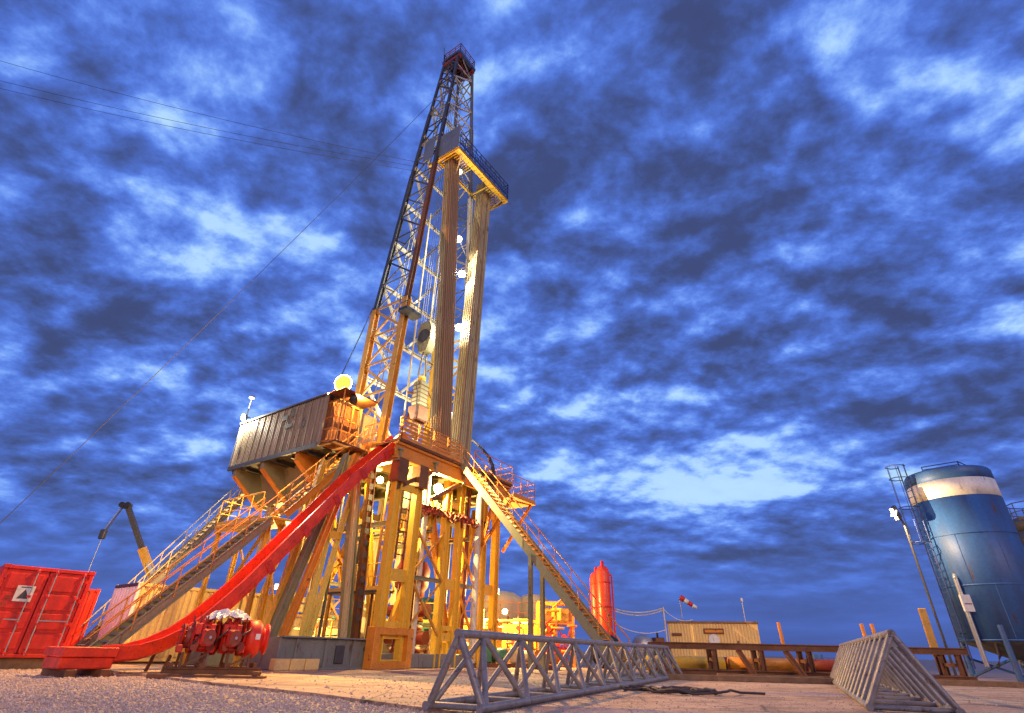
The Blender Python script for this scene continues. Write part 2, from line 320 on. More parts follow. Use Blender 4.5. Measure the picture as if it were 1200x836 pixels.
#BODY
# ================================================================== GROUND
def ground_mat(name, cA, cB, cC, sA, speck, bump, cracks=False):
    m = bpy.data.materials.new(name); m.use_nodes = True; t = m.node_tree; b = t.nodes['Principled BSDF']; L = t.links.new
    g = t.nodes.new('ShaderNodeNewGeometry')
    def nz(s, d=6, r=.6):
        n = t.nodes.new('ShaderNodeTexNoise'); n.inputs['Scale'].default_value = s; n.inputs['Detail'].default_value = d; n.inputs['Roughness'].default_value = r
        L(g.outputs['Position'], n.inputs['Vector']); return n.outputs[0]
    a, c, f = nz(sA), nz(sA*4.5), nz(speck, 3, .7)
    r1 = t.nodes.new('ShaderNodeValToRGB'); e = r1.color_ramp.elements; e[0].position = .36; e[1].position = .66; e[0].color = (*cA, 1); e[1].color = (*cB, 1); L(a, r1.inputs[0])
    r2 = t.nodes.new('ShaderNodeValToRGB'); e = r2.color_ramp.elements; e[0].position = .50; e[1].position = .74; e[0].color = (0, 0, 0, 1); e[1].color = (.75, .75, .75, 1); L(c, r2.inputs[0])
    m1 = t.nodes.new('ShaderNodeMix'); m1.data_type = 'RGBA'; L(r2.outputs[0], m1.inputs['Factor']); L(r1.outputs[0], m1.inputs['A']); m1.inputs['B'].default_value = (*cC, 1)
    mr = t.nodes.new('ShaderNodeMapRange'); mr.inputs[1].default_value = .3; mr.inputs[2].default_value = .7; mr.inputs[3].default_value = .62; mr.inputs[4].default_value = 1.35; L(f, mr.inputs[0])
    sc_ = t.nodes.new('ShaderNodeVectorMath'); sc_.operation = 'SCALE'; L(m1.outputs['Result'], sc_.inputs[0]); L(mr.outputs[0], sc_.inputs['Scale'])
    outc = sc_.outputs[0]; rough = None
    if cracks:
        def msk(scale, lo, hi, mscale=(1, 1, 1), rot=0.0, dist=0.0, det=5):
            mp = t.nodes.new('ShaderNodeMapping'); mp.inputs['Scale'].default_value = mscale; mp.inputs['Rotation'].default_value = (0, 0, rot); L(g.outputs['Position'], mp.inputs[0])
            n = t.nodes.new('ShaderNodeTexNoise'); n.inputs['Scale'].default_value = scale; n.inputs['Detail'].default_value = det; n.inputs['Distortion'].default_value = dist; L(mp.outputs[0], n.inputs['Vector'])
            r = t.nodes.new('ShaderNodeMapRange'); r.inputs[1].default_value = lo; r.inputs[2].default_value = hi; L(n.outputs[0], r.inputs[0]); return r.outputs[0]
        def darken(src, fac, col, k):
            mm_ = t.nodes.new('ShaderNodeMath'); mm_.operation = 'MULTIPLY'; L(fac, mm_.inputs[0]); mm_.inputs[1].default_value = k
            x = t.nodes.new('ShaderNodeMix'); x.data_type = 'RGBA'; L(mm_.outputs[0], x.inputs['Factor']); L(src, x.inputs['A']); x.inputs['B'].default_value = (*col, 1); return x.outputs['Result']
        ruts = msk(1.0, .52, .68, (.35, 1.1, 1), R(-24), 1.0); oil = msk(.55, .58, .70, (1, 1, 1), 0, 1.2, 7); wet = msk(.30, .60, .66, (.6, 1.2, 1), R(-20), .5, 4)
        outc = darken(outc, ruts, (.13, .09, .07), .65); outc = darken(outc, oil, (.08, .055, .045), .7); outc = darken(outc, wet, (.14, .10, .09), .45)
        vo = t.nodes.new('ShaderNodeTexVoronoi'); vo.feature = 'DISTANCE_TO_EDGE'; vo.inputs['Scale'].default_value = .45; L(g.outputs['Position'], vo.inputs['Vector'])
        ck = t.nodes.new('ShaderNodeMapRange'); ck.inputs[1].default_value = .012; ck.inputs[2].default_value = .002; L(vo.outputs['Distance'], ck.inputs[0]); outc = darken(outc, ck.outputs[0], (.05, .04, .035), .7)
        rr = t.nodes.new('ShaderNodeMapRange'); rr.inputs[3].default_value = .85; rr.inputs[4].default_value = .28; L(wet, rr.inputs[0]); rough = rr.outputs[0]
    L(outc, b.inputs['Base Color']); b.inputs['Roughness'].default_value = .85
    if rough is not None: L(rough, b.inputs['Roughness'])
    bp = t.nodes.new('ShaderNodeBump'); bp.inputs['Strength'].default_value = bump; bp.inputs['Distance'].default_value = .03
    ad = t.nodes.new('ShaderNodeMath'); ad.operation = 'ADD'; L(f, ad.inputs[0]); L(c, ad.inputs[1]); L(ad.outputs[0], bp.inputs['Height']); L(bp.outputs[0], b.inputs['Normal'])
    return m
M['dirt'] = ground_mat('gravel_dirt', (.44, .33, .27), (.30, .225, .19), (.19, .14, .125), .35, 14, .9)
M['concrete'] = ground_mat('dusty_concrete', (.56, .39, .27), (.40, .27, .19), (.22, .15, .115), .45, 18, .55, True)
M['stone'] = ground_mat('crushed_stone', (.60, .47, .40), (.36, .28, .25), (.20, .155, .14), 7, 30, .4)
gm = MB(); S = 3000
NG = 40
vs = {}
def gz(x, y): return -0.05 if abs(x) < 60 and abs(y-20) < 60 else -0.05
for (x0, y0, x1, y1) in [(-S, -S, S, S)]:
    v = [gm.bm.verts.new(p) for p in ((x0, y0, -.06), (x1, y0, -.06), (x1, y1, -.06), (x0, y1, -.06))]; gm.bm.faces.new(v)
gm.build('ground', 'dirt', None, 'structure')
PAD = [(-10.4, 17.4), (-6.9, 14.4), (-3.6, 11.9), (-1.2, 9.6), (.3, 8.3), (2.0, 6.4), (38, 6.4), (38, 62), (-34, 62), (-34, 33), (-22, 26), (-15, 20.8)]
pm = MB(); pm.poly_prism([(x, y, -.10) for x, y in PAD], (0, 0, .10)); pm.build('concrete_pad', 'concrete', None, 'structure')

def inside_pad(x, y):
    c = False
    for (x1, y1), (x2, y2) in zip(PAD, PAD[1:]+PAD[:1]):
        if (y1 > y) != (y2 > y) and x < (x2-x1)*(y-y1)/(y2-y1)+x1: c = not c
    return c
def stones(name, n, gen, m, label):
    V = []; F = []; rnd = random.Random(3)
    for i in range(n):
        x, y, z, s = gen(rnd)
        if s <= 0: continue
        b = len(V); q = [rnd.uniform(.6, 1.25) for _ in range(6)]; a = rnd.uniform(0, 6.28); ca, sa = math.cos(a)*s, math.sin(a)*s
        V += [(x+ca*q[0], y+sa*q[0], z), (x-sa*q[1], y+ca*q[1], z), (x-ca*q[2], y-sa*q[2], z), (x+sa*q[3], y-ca*q[3], z), (x, y, z+s*.7*q[4]), (x, y, z-s*.5*q[5])]
        F += [(b, b+1, b+4), (b+1, b+2, b+4), (b+2, b+3, b+4), (b+3, b, b+4), (b+1, b, b+5), (b+2, b+1, b+5), (b+3, b+2, b+5), (b, b+3, b+5)]
    me = bpy.data.meshes.new(name); me.from_pydata(V, [], F); me.materials.append(M[m]); o = link(name, me, None); o['kind'] = 'stuff'; o['label'] = label; o['category'] = 'gravel'
def g1(r):
    y = 6.5+13*r.random()**1.6; x = -y*r.uniform(.02, .98)
    if inside_pad(x, y) and r.random() > .04: return 0, 0, 0, -1
    return x, y, (.005 if inside_pad(x, y) else -.055), r.uniform(.012, .04)*(1.6 if r.random() > .94 else 1)
stones('gravel', 26000, g1, 'stone', 'pale crushed stone gravel in the left foreground')

def g2(r):
    y = 8+17*r.random()**1.3; x = r.uniform(-.25, .85)*y
    if not inside_pad(x, y): return 0, 0, 0, -1
    return x, y, .004, r.uniform(.006, .02)*(2.2 if r.random() > .96 else 1)
stones('loose_stones', 5000, g2, 'stone', 'small loose stones scattered over the dusty concrete pad')

# ================================================================== DRILLING RIG: SUBSTRUCTURE
st = thing('drilling_substructure', 'tall yellow steel substructure holding up the drill floor on braced legs', 'substructure', (0, 0, 0), RIG)
FZ = 9.5
box('base_skid', (.9, -8.3, 0), (2.85, -3.95, 1.02), 'skid', st, .03)
for y in (-7.6, -6.3, -5.0): box('skid_stiffener', (2.85, y-.06, .02), (2.93, y+.06, 1.0), 'skid', st)
bar('skid_flange', (2.9, -8.3, 1.04), (2.9, -3.95, 1.04), .25, .05, 'skid', st); bar('skid_flange', (2.9, -8.3, .04), (2.9, -3.95, .04), .25, .07, 'skid', st)
box('skid_pocket', (2.86, -5.85, .2), (2.95, -5.45, .8), 'darkgrey', st)
tube('skid_pad_eye', (2.84, -4.35, .7), (2.98, -4.35, .7), .09, 'darkgrey', st, 12)
box('base_skid', (-3.4, -8.3, 0), (-1.6, 5.2, 1.1), 'skid', st, .03)
box('base_skid', (2.0, -3.9, 0), (3.0, 5.2, .55), 'skid', st, .03)
def portal(x, y0, y1, z1, m='yellow', wdt=.42, base=0.0):
    for y in (y0, y1): bar('leg', (x, y, base), (x, y, z1), wdt*.8, wdt, m, st, 'I', (0, 1, 0))
    for z, h in ((base+.2, .28), (base+1.25, .34), (base+1.62, .22), (base+3.55, .5), (z1-1.2, .35)):
        bar('cross_plate', (x, y0+.14, z), (x, y1-.14, z), .12, h, m, st)
# near leg portal: a foot frame and two tall posts
portal(3.25, -4.15, -2.75, 8.6)
for y in (-4.4, -2.5): box('foot_post', (3.05, y-.16, 0), (3.55, y+.16, 1.5), 'orange', st, .02)
box('foot_beam', (3.05, -4.24, 0), (3.55, -2.66, .28), 'orange', st, .02); box('foot_beam', (3.06, -4.24, 1.22), (3.54, -2.66, 1.5), 'orange', st, .02)
for y in (-3.7, -3.2): bar('lattice_bar', (3.25, y, 4.2), (3.25, y, 7.4), .08, .06, 'brown', st)
for i in range(6): bar('ladder_rung', (3.25, -3.7, 4.4+i*.5), (3.25, -3.2, 4.4+i*.5), .05, .05, 'brown', st)
portal(2.9, -.15, .95, 8.6, 'yellow', .4)
portal(3.1, 2.75, 3.95, 8.6, 'yellow', .4)
for y0, y1 in ((-4.2, -3.0), (-.4, .8), (2.7, 3.9)): portal(-3.1, y0, y1, 8.6, 'cream', .36, 1.1)
# leaning columns on the near skid
for p, q, m, s in (((1.6, -7.9, 1.02), (1.6, -5.9, 8.6), 'olive', .34), ((1.95, -7.6, 1.02), (1.95, -5.7, 8.6), 'orange', .26), ((1.5, -8.0, 1.02), (.9, -6.6, 8.3), 'yellow', .26),
                   ((1.6, -6.5, 1.02), (1.6, -5.95, 8.6), 'lemon', .24), ((1.5, -6.15, 1.02), (1.5, -5.0, 8.6), 'lemon', .2),
                   ((1.6, -4.45, 1.02), (1.6, -5.35, 8.6), 'olive', .42), ((1.9, -4.75, 1.02), (1.9, -5.45, 8.6), 'cream', .2), ((2.0, -4.2, 1.02), (2.0, -4.7, 8.6), 'brown', .30)):
    bar('leg', p, q, s*.85, s, m, st, 'I', (0, 1, 0))
for p, q in (((1.6, -6.2, 5.0), (1.5, -5.5, 5.0)), ((1.6, -7.2, 5.2), (1.2, -6.9, 5.2))): bar('spacer', p, q, .2, .3, 'yellow', st)
for i in range(14): box('lacing_plate', (2.16, -4.36-i*.034-.12, 1.7+i*.5), (2.19, -4.36-i*.034+.12, 1.95+i*.5), 'darkgrey', st, 0)
# raking braces and inner columns
for p, q, m, s in (((2.6, -2.9, 1.5), (2.6, -.6, 7.4), 'yellow', .3), ((2.6, .9, 1.2), (2.6, -1.2, 7.6), 'orange', .3), ((2.6, 1.4, .5), (2.6, 2.6, 7.6), 'yellow', .28), ((0, -1.5, 1), (0, -3.2, 8.6), 'yellow', .3),
                   ((-3.1, .8, 1.3), (-3.1, 2.7, 8.2), 'yellow', .26), ((-3.1, -3.0, 1.3), (-3.1, -.4, 8.2), 'yellow', .26), ((-3.1, -3.0, 8.2), (-3.1, -.4, 1.3), 'yellow', .2), ((0, 4.4, .4), (0, 1.6, 7.5), 'orange', .3), ((0, 4.6, .2), (0, 4.9, 8.6), 'yellow', .34), ((0, 3.1, .2), (0, 3.4, 8.6), 'orange', .3)):
    bar('brace', p, q, s*.8, s, m, st, 'I', (0, 1, 0))
tube('standpipe', (2.75, -1.55, .1), (2.75, -1.55, 8.6), .13, 'strut', st, 12)
tube('standpipe', (3.15, 2.25, .1), (3.15, 2.25, 8.6), .17, 'strut', st, 12)
tube('flow_pipe', (2.7, 1.9, .1), (2.7, 1.9, 8.6), .10, 'redrust', st, 10)
for y in (-4.4, -1.9, .4, 2.6, 4.6): bar('floor_beam', (-3.55, y, 8.75), (3.55, y, 8.75), .28, .6, 'olive', st, 'I')
for x in (-3.4, -1.1, 1.1, 3.35): bar('floor_girder', (x, -4.65, 8.95), (x, 4.85, 8.95), .3, .8, 'orange' if x > 3 else 'olive', st, 'I')
for y in (-4.15, -2.75): bar('knee_block', (3.3, y, 7.5), (3.3, y, 8.6), .55, .6, 'brown', st)
for y0, y1 in ((-4.3, -2.0), (-1.8, .3)): bar('floor_strut', (3.25, y0, 7.2), (3.3, y1, 8.5), .16, .2, 'brown', st)
for i in range(5):
    y = -4.65+i*1.9; box('floor_plate', (-3.6, y+.01, 9.37), (3.6, y+1.89, 9.5), 'brown', st, .01)
# secondary bracing, pipe risers and a low service platform between the legs
for x, ya, yb in ((3.05, -2.55, -.35), (2.75, 1.15, 2.6), (-3.0, -2.8, -.6), (-3.0, 1.0, 2.5)):
    for z0, z1 in ((1.3, 3.6), (3.6, 5.9)):
        bar('cross_brace', (x, ya, z0), (x, yb, z1), .1, .1, 'gold', st, 'L'); bar('cross_brace', (x+.07, ya, z1), (x+.07, yb, z0), .1, .1, 'gold', st, 'L')
    bar('strut_beam', (x, ya, 3.6), (x, yb, 3.6), .14, .18, 'olive', st, 'I')
for k, (x, y, r_, m) in enumerate(((2.4, -2.4, .05, 'redrust'), (2.45, -2.15, .06, 'strut'), (1.2, -2.9, .07, 'brown'), (.4, -3.4, .06, 'darkgrey'), (2.2, .6, .06, 'brown'), (1.0, 2.4, .08, 'olive'), (-.8, -3.9, .07, 'darkgrey'), (2.95, 4.3, .05, 'redrust'), (-1.6, -4.2, .09, 'olive'))):
    tube('riser_pipe', (x, y, .2), (x+.05*(k % 3), y, 8.5), r_, m, st, 8)
box('service_platform', (-1.2, -3.6, 2.9), (2.4, -2.7, 3.0), 'darkgrey', st); railing(st, [(2.35, -3.55, 3.0), (-1.15, -3.55, 3.0)], m='yellow', step=.9)
for x in (-1.0, .6, 2.2): bar('platform_post', (x, -3.5, .1), (x, -3.5, 2.9), .12, .12, 'gold', st, 'I', (0, 1, 0))
for y in (-3.4, -1.2, 1.7): bar('tie_beam', (-3.1, y, 5.9), (3.0, y, 5.9), .16, .22, 'olive', st, 'I')
for y0, y1 in ((-3.4, -1.2), (-1.2, 1.7)): bar('plan_brace', (-3.0, y0, 5.9), (2.9, y1, 5.95), .1, .1, 'gold', st, 'L')
# lower working deck round the wellhead
box('lower_deck', (1.0, -2.2, 6.85), (3.0, 3.4, 7.0), 'darkgrey', st)
bar('deck_edge_beam', (3.02, -2.2, 6.8), (3.02, 3.4, 6.8), .14, .32, 'redrust', st, 'I')
box('control_cabinet', (1.4, -1.9, 7.0), (2.4, -.7, 8.3), 'green', st, .03)
box('control_cabinet', (1.5, .6, 7.0), (2.5, 2.2, 7.9), 'cream', st, .03)
# rails of the drill floor
railing(st, [(.9, -4.62, FZ), (1.9, -4.62, FZ)], m='orange')
railing(st, [(3.45, -4.6, FZ), (3.58, -4.55, FZ), (3.58, -.15, FZ)], m='orange', panels='orange', step=1.1)
railing(st, [(3.58, 1.15, FZ), (3.58, 4.8, FZ), (-3.5, 4.8, FZ)], m='orange', step=1.1, mids=2)
railing(st, [(-3.5, -4.6, FZ), (-3.5, 4.8, FZ)], m='orange')
# rear stair landing
box('landing', (3.65, 2.3, 8.0), (5.4, 4.6, 8.12), 'orange', st)
for x, y in ((3.9, 2.5), (5.2, 4.4), (5.2, 2.5)): bar('landing_strut', (x, y, 8.0), (3.3, y, 5.6), .14, .14, 'orange', st, 'I')
railing(st, [(3.65, 4.55, 8.12), (5.35, 4.55, 8.12), (5.35, 2.4, 8.12)], m='orange', step=.8, mids=2)

# equipment hanging under the floor: hoses on hooks
for i in range(16):
    y = -1.9+i*.32; hb = thing('control_hose', 'dark looped control hose in the row hung below the drill floor', 'hose', (3.2, y, 6.4), RIG, 'hoses looped under the drill floor')
    pts = [Vector((3.12+.16*math.sin(a*2+i), y+.22*math.cos(a), 6.95-.32*(1-abs(math.cos(a)))*(1+.6*random.random())+.35*(i % 3 == 0)*math.sin(a)*-.3)) for a in [k*math.pi/8 for k in range(9)]]
    h = MB().path(pts, .05, 6).build('hose_body', random.choice(['redrust', 'hose', 'brown', 'redrust']), hb)
bp = thing('wellhead_preventer', 'dark red blowout preventer stack standing under the drill floor', 'preventer', (.6, .2, 0), RIG)
MB().lathe([(.5, 0), (.5, .6), (.75, .6), (.75, .8), (.45, .85), (.45, 1.5), (.75, 1.55), (.75, 1.75), (.42, 1.8), (.42, 3.0), (.7, 3.05), (.7, 3.3), (.85, 3.5), (.9, 4.3), (.7, 4.7), (.3, 4.8)], (.6, .2, 0), (0, 0, 1), 20).build('stack_body', 'redrust', bp)
for z in (1.2, 2.4):
    for s in (-1, 1): tube('ram_bonnet', (.6, .2, z), (.6+s*1.3, .2, z), .3, 'redrust', bp, 14)

# ================================================================== MAST
ms = thing('drilling_mast', 'tall tapering steel lattice drilling mast with crown block on top', 'mast', (-1.0, .25, FZ), RIG)
def interp(z, tab):
    for (z0, v0), (z1, v1) in zip(tab, tab[1:]):
        if z <= z1: return v0+(v1-v0)*(z-z0)/(z1-z0)
    return tab[-1][1]
TXL = [(9.5, -2.5), (20, -2.4), (33, -1.85), (51, -1.2)]; TXR = [(9.5, .15), (20, .45), (33, .5), (51, .4)]
TYN = [(9.5, -2.85), (20, -2.7), (33, -1.95), (51, -.6)]; TYF = [(9.5, 3.35), (20, 3.2), (33, 2.4), (51, 1.1)]
def corner(z, a, b): return Vector((interp(z, TXR if a else TXL), interp(z, TYF if b else TYN), z))
CUT = [9.5, 20, 33, 41, 48.4]
for a in (0, 1):
    for b in (0, 1):
        for k, (z0, z1) in enumerate(zip(CUT, CUT[1:])):
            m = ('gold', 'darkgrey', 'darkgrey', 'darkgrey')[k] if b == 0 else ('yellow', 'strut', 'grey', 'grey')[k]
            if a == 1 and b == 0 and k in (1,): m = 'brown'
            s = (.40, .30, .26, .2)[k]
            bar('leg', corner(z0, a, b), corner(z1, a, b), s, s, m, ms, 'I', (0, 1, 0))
LV = [9.5+i*2.1 for i in range(20)]
for i in range(len(LV)-1):
    z0, z1 = LV[i], LV[i+1]
    if z1 > 49.5: break
    low = z1 <= 20.2
    s = .15 if low else .11
    for b in (0, 1):
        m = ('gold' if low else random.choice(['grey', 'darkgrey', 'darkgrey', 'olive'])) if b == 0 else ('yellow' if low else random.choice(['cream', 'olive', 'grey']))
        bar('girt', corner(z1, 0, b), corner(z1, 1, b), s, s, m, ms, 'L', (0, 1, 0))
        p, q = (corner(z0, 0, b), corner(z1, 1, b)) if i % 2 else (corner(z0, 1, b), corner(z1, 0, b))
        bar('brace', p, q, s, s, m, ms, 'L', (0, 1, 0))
        mid = (p+q)/2
        # secondary lacing to the middle of the diagonal
        e = corner((z0+z1)/2, 1 if i % 2 else 0, b) if False else corner(z1 if i % 2 else z1, 0 if i % 2 else 1, b)
        bar('sub_brace', mid, e, s*.7, s*.7, m, ms, 'L', (0, 1, 0))
        e2 = corner(z0, 1 if i % 2 else 0, b)
        if low or i % 3 == 0: bar('sub_brace', mid, e2, s*.7, s*.7, m, ms, 'L', (0, 1, 0))
    if z0 > 34.5:   # closed front above the monkey board
        bar('girt', corner(z1, 1, 0), corner(z1, 1, 1), .1, .1, 'strut', ms, 'L'); p, q = (corner(z0, 1, 0), corner(z1, 1, 1)) if i % 2 else (corner(z0, 1, 1), corner(z1, 1, 0))
        bar('brace', p, q, .1, .1, 'strut', ms, 'L')
BZ = [12.0, 15.2, 18.6, 22.2, 26, 30, 34, 38, 42, 46, 49]
for i, (z0, z1) in enumerate(zip(BZ, BZ[1:])):
    m = 'strut'
    bar('back_girt', corner(z0, 0, 0), corner(z0, 0, 1), .2, .2, m, ms, 'I')
    mid = (corner(z0, 0, 0)+corner(z0, 0, 1))/2
    bar('back_brace', corner(z1, 0, 0), mid, .15, .15, m, ms, 'I'); bar('back_brace', corner(z1, 0, 1), mid, .15, .15, m, ms, 'I')
# belly board on the near column
box('belly_board', (.45, -3.3, 18.6), (1.2, -2.0, 18.7), 'darkgrey', ms)
railing(ms, [(.5, -3.28, 18.7), (1.18, -3.28, 18.7), (1.18, -2.05, 18.7)], m='darkgrey', step=.6, h=1.0)
# ladder up the near column
for s in (-.2, .2): bar('ladder_rail', (-1.0+s, -2.95, 9.6), (-.45+s, -.75, 48.5), .05, .05, 'grey', ms)
for i in range(60): 
    t = (i+.5)/60; p = lerp((-1.0, -2.97, 9.6), (-.45, -.77, 48.5), t); bar('ladder_rung', p+Vector((-.2, 0, 0)), p+Vector((.2, 0, 0)), .035, .035, 'grey', ms)
# crown
cz = 48.4
box('crown_beam', (-1.45, -.85, cz), (.65, -.55, cz+.35), 'redrust', ms); box('crown_beam', (-1.45, 1.05, cz), (.65, 1.35, cz+.35), 'redrust', ms)
box('crown_beam', (-1.5, -.9, cz+.36), (-1.2, 1.4, cz+.62), 'bluerail', ms); box('crown_beam', (.4, -.9, cz+.36), (.7, 1.4, cz+.62), 'bluerail', ms)
box('crown_deck', (-1.5, -.9, cz+.63), (.7, 1.4, cz+.72), 'darkgrey', ms)
for y in (-.2, .1, .4, .7): tube('crown_sheave', (-.4, y-.06, cz+.5), (-.4, y+.06, cz+.5), .55, 'redrust', ms, 18)
railing(ms, [(-1.4, -.8, cz+.72), (.6, -.8, cz+.72), (.6, 1.3, cz+.72), (-1.4, 1.3, cz+.72), (-1.4, -.8, cz+.72)], m='redrust', step=.65, mids=2, h=1.15, r=.035)
tube('aerial', (-1.4, -.8, cz+.7), (-1.5, -.9, cz+3.0), .03, 'darkgrey', ms, 6); tube('aerial', (.2, 1.5, cz+.7), (.2, 1.5, cz+2.6), .03, 'darkgrey', ms, 6)
for z in (46.5,):
    for a in (0, 1):
        bar('crown_brace', corner(z, a, 0), corner(cz, a, 1), .1, .1, 'redrust', ms, 'L'); bar('crown_brace', corner(z, a, 1), corner(cz, a, 0), .1, .1, 'redrust', ms, 'L')
# hoisting gear inside the mast
td = thing('top_drive', 'yellow and rust top drive hanging inside the mast above the floor', 'top drive', (-.6, .4, 12.2), RIG)
box('motor_housing', (-.95, .02, 14.0), (-.25, .78, 15.6), 'olive', td, .06); box('gear_box', (-1.05, -.12, 12.9), (-.15, .92, 13.9), 'brown', td, .08)
for k in range(5): box('cooling_fin', (-.97, -.02, 14.15+k*.28), (-.23, .82, 14.2+k*.28), 'brown', td, 0)
tube('blower', (-.6, .4, 15.6), (-.6, .4, 16.0), .26, 'yellow', td, 16); box('pipe_handler', (-.85, .1, 11.9), (-.35, .7, 12.8), 'brown', td, .05)
for sy in (-.25, 1.05):
    tube('guide_rail', (-1.1, sy, 10.0), (-1.1, sy, 30.0), .06, 'cream', td, 8); bar('guide_arm', (-1.1, sy, 14.8), (-.6, .4, 14.8), .12, .14, 'brown', td)
    MB().path([(-.6, sy*.7+.1, 15.5), (-.2, sy, 14.6), (-.1, sy, 13.4), (-.4, sy*.8+.1, 12.6)], .04, 6).build('service_loop', 'hose', td)
MB().lathe([(.12, 0), (.12, .6), (.25, .65), (.25, .9), (.16, .95)], (-.6, .4, 11.7), (0, 0, 1), 14).build('quill', 'grey', td)
for s in (-.35, .35): tube('bail', (-.6, .4+s, 16.0), (-.6, .4+s*.4, 17.8), .07, 'grey', td)
tb = thing('travelling_block', 'yellow travelling block hung on wire lines above the top drive', 'hoist block', (-.6, .4, 17.8), RIG)
MB().poly_prism([(-.95, .1, 17.8), (-.25, .1, 17.8), (0, .1, 18.6), (0, .1, 19.6), (-.25, .1, 20.1), (-.95, .1, 20.1), (-1.2, .1, 19.6), (-1.2, .1, 18.6)], (0, .6, 0)).build('block_body', 'olive', tb)
for y in (.06, .71): tube('cheek_plate', (-.6, y, 19.0), (-.6, y+.03, 19.0), .5, 'darkgrey', tb, 18)
for y in (.2, .4, .6): 
    for s in (-.5, .5): tube('wire_line', (-.6+s, y, 19.8), (-.4+s*.9, y, 49.3), .022, 'grey', tb, 5)
dw = thing('drawworks', 'green drawworks housing on the drill floor behind the mast', 'winch', (-2.6, 1.0, FZ), RIG)
box('drum_housing', (-3.3, -.8, FZ), (-2.0, 3.0, FZ+1.9), 'green', dw, .08); tube('drum', (-2.0, -.2, FZ+1.0), (-1.75, -.2, FZ+1.0), .6, 'cream', dw, 18); box('brake_panel', (-1.98, .8, FZ+.3), (-1.9, 2.6, FZ+1.6), 'cream', dw)
ct = thing('driller_cabin', 'cream control cabin between the doghouse and the mast', 'cabin', (-1.2, -3.6, FZ), RIG)
box('cabin_body', (-2.4, -4.3, FZ), (-.1, -3.0, FZ+2.3), 'cream', ct, .05)
for i in range(3): box('window', (-2.2+i*.72, -4.34, FZ+1.1), (-1.6+i*.72, -4.3, FZ+1.95), 'windwall', ct)

# monkey board
mk = thing('monkey_board', 'high racking platform with grey wind walls and blue railings on the mast', 'platform', (1.5, 1.5, 33), RIG)
Z3 = 33.6
for x in (.55, 2.6): bar('deck_beam', (x, -1.7, Z3-.12), (x, 4.6, Z3-.12), .14, .24, 'yellow', mk, 'I')
for y in (-1.7, 4.6): bar('deck_beam', (-.4, y, Z3-.12), (2.66, y, Z3-.12), .14, .24, 'yellow', mk, 'I')
for i in range(9): 
    y = -1.4+i*.22; bar('finger', (.6, y, Z3-.05), (2.1, y, Z3-.05), .06, .12, 'yellow', mk)
for i in range(9):
    y = 2.5+i*.24; bar('finger', (.6, y, Z3-.05), (2.1, y, Z3-.05), .06, .12, 'yellow', mk)
for i in range(14): 
    y = -1.5+i*.44; box('walkway_grate', (2.12, y, Z3-.03), (2.58, y+.40, Z3+.02), 'yellow', mk, 0)
for i in range(4): bar('outrigger', (-.35, -1.7-.0, Z3-.1+i*.0), (.5, -1.75-i*.0, Z3-.1), .1, .16, 'yellow', mk) if i == 0 else bar('outrigger_bar', (-.3+i*.22, -1.7, Z3-.1), (-.3+i*.22, -.9, Z3-.1), .06, .1, 'yellow', mk)
for i in range(3): box('wind_wall_panel', (.4+i*.74, -1.79, Z3+.05), (1.12+i*.74, -1.74, Z3+2.5), 'windwall', mk, .01)
box('wind_wall_panel', (-.75, -2.1, Z3+.05), (.3, -2.05, Z3+2.4), 'windwall', mk, .01)
railing(mk, [(2.66, -1.7, Z3), (2.66, 4.6, Z3), (.6, 4.6, Z3)], m='bluerail', h=1.7, step=.62, mids=3, r=.035)
for i in range(10): bar('rail_lattice', (2.66, -1.7+i*.63, Z3+.1), (2.66, -1.07+i*.63, Z3+1.6), .03, .03, 'bluerail', mk)
for i in range(10): bar('rail_lattice', (2.66, -1.07+i*.63, Z3+.1), (2.66, -1.7+i*.63, Z3+1.6), .03, .03, 'bluerail', mk)
for i in range(10): bar('wind_screen', (2.70, -1.68+i*.63, Z3+.5), (2.70, -1.1+i*.63, Z3+.5), .012, .2, 'bluerail', mk)
for y in (-1.2, 4.2): bar('support_strut', (2.5, y, Z3-.2), (.45, y*.55+.4, Z3-3.2), .1, .1, 'cream', mk, 'L')

# racked pipe stands
def pipe_mesh(L):
    b = MB(); pr = []; r = .062
    for k in range(3):
        z = L*k/3; pr += [(r*1.28, z), (r*1.28, z+.35), (r, z+.45), (r, z+L/3-.3), (r*1.28, z+L/3-.2)]
    pr.append((r*1.28, L)); b.lathe(pr, (0, 0, 0), (0, 0, 1), 8)
    me = bpy.data.meshes.new('pipe_stand'); b.bm.to_mesh(me); b.bm.free(); me.materials.append(M['pipe']); return me
PM = pipe_mesh(1.0*25.2)
PMB = PM.copy(); PMB.materials.clear(); PMB.materials.append(M['pipebrown'])
def bundle(bx, by, tx, ty, nx, ny, label, group, shade_side=False):
    for i in range(nx):
        for j in range(ny):
            b = Vector((bx+i*.165, by+j*.165, FZ+.02)); t = Vector((tx+i*.165, ty+j*.165, FZ+25.3)); d = (t-b).normalized()
            o = bpy.data.objects.new('drill_pipe_stand', PMB if (shade_side and i >= 3) or random.random() < .15 else PM); COL.objects.link(o)  # right-hand rows of the near bundle coloured as shaded, a few stands at random
            o.matrix_world = RIG.m @ Matrix.Translation(b) @ d.to_track_quat('Z', 'Y').to_matrix().to_4x4()
            o['label'] = label; o['category'] = 'drill pipe'; o['group'] = group
bundle(2.3, -1.15, .85, -1.3, 5, 6, 'steel drill pipe racked upright in the bundle nearer the pipe slide', 'racked drill pipes, near bundle', True)
bundle(2.25, .38, .9, 2.7, 5, 7, 'steel drill pipe racked upright in the bundle farther from the pipe slide', 'racked drill pipes, far bundle')

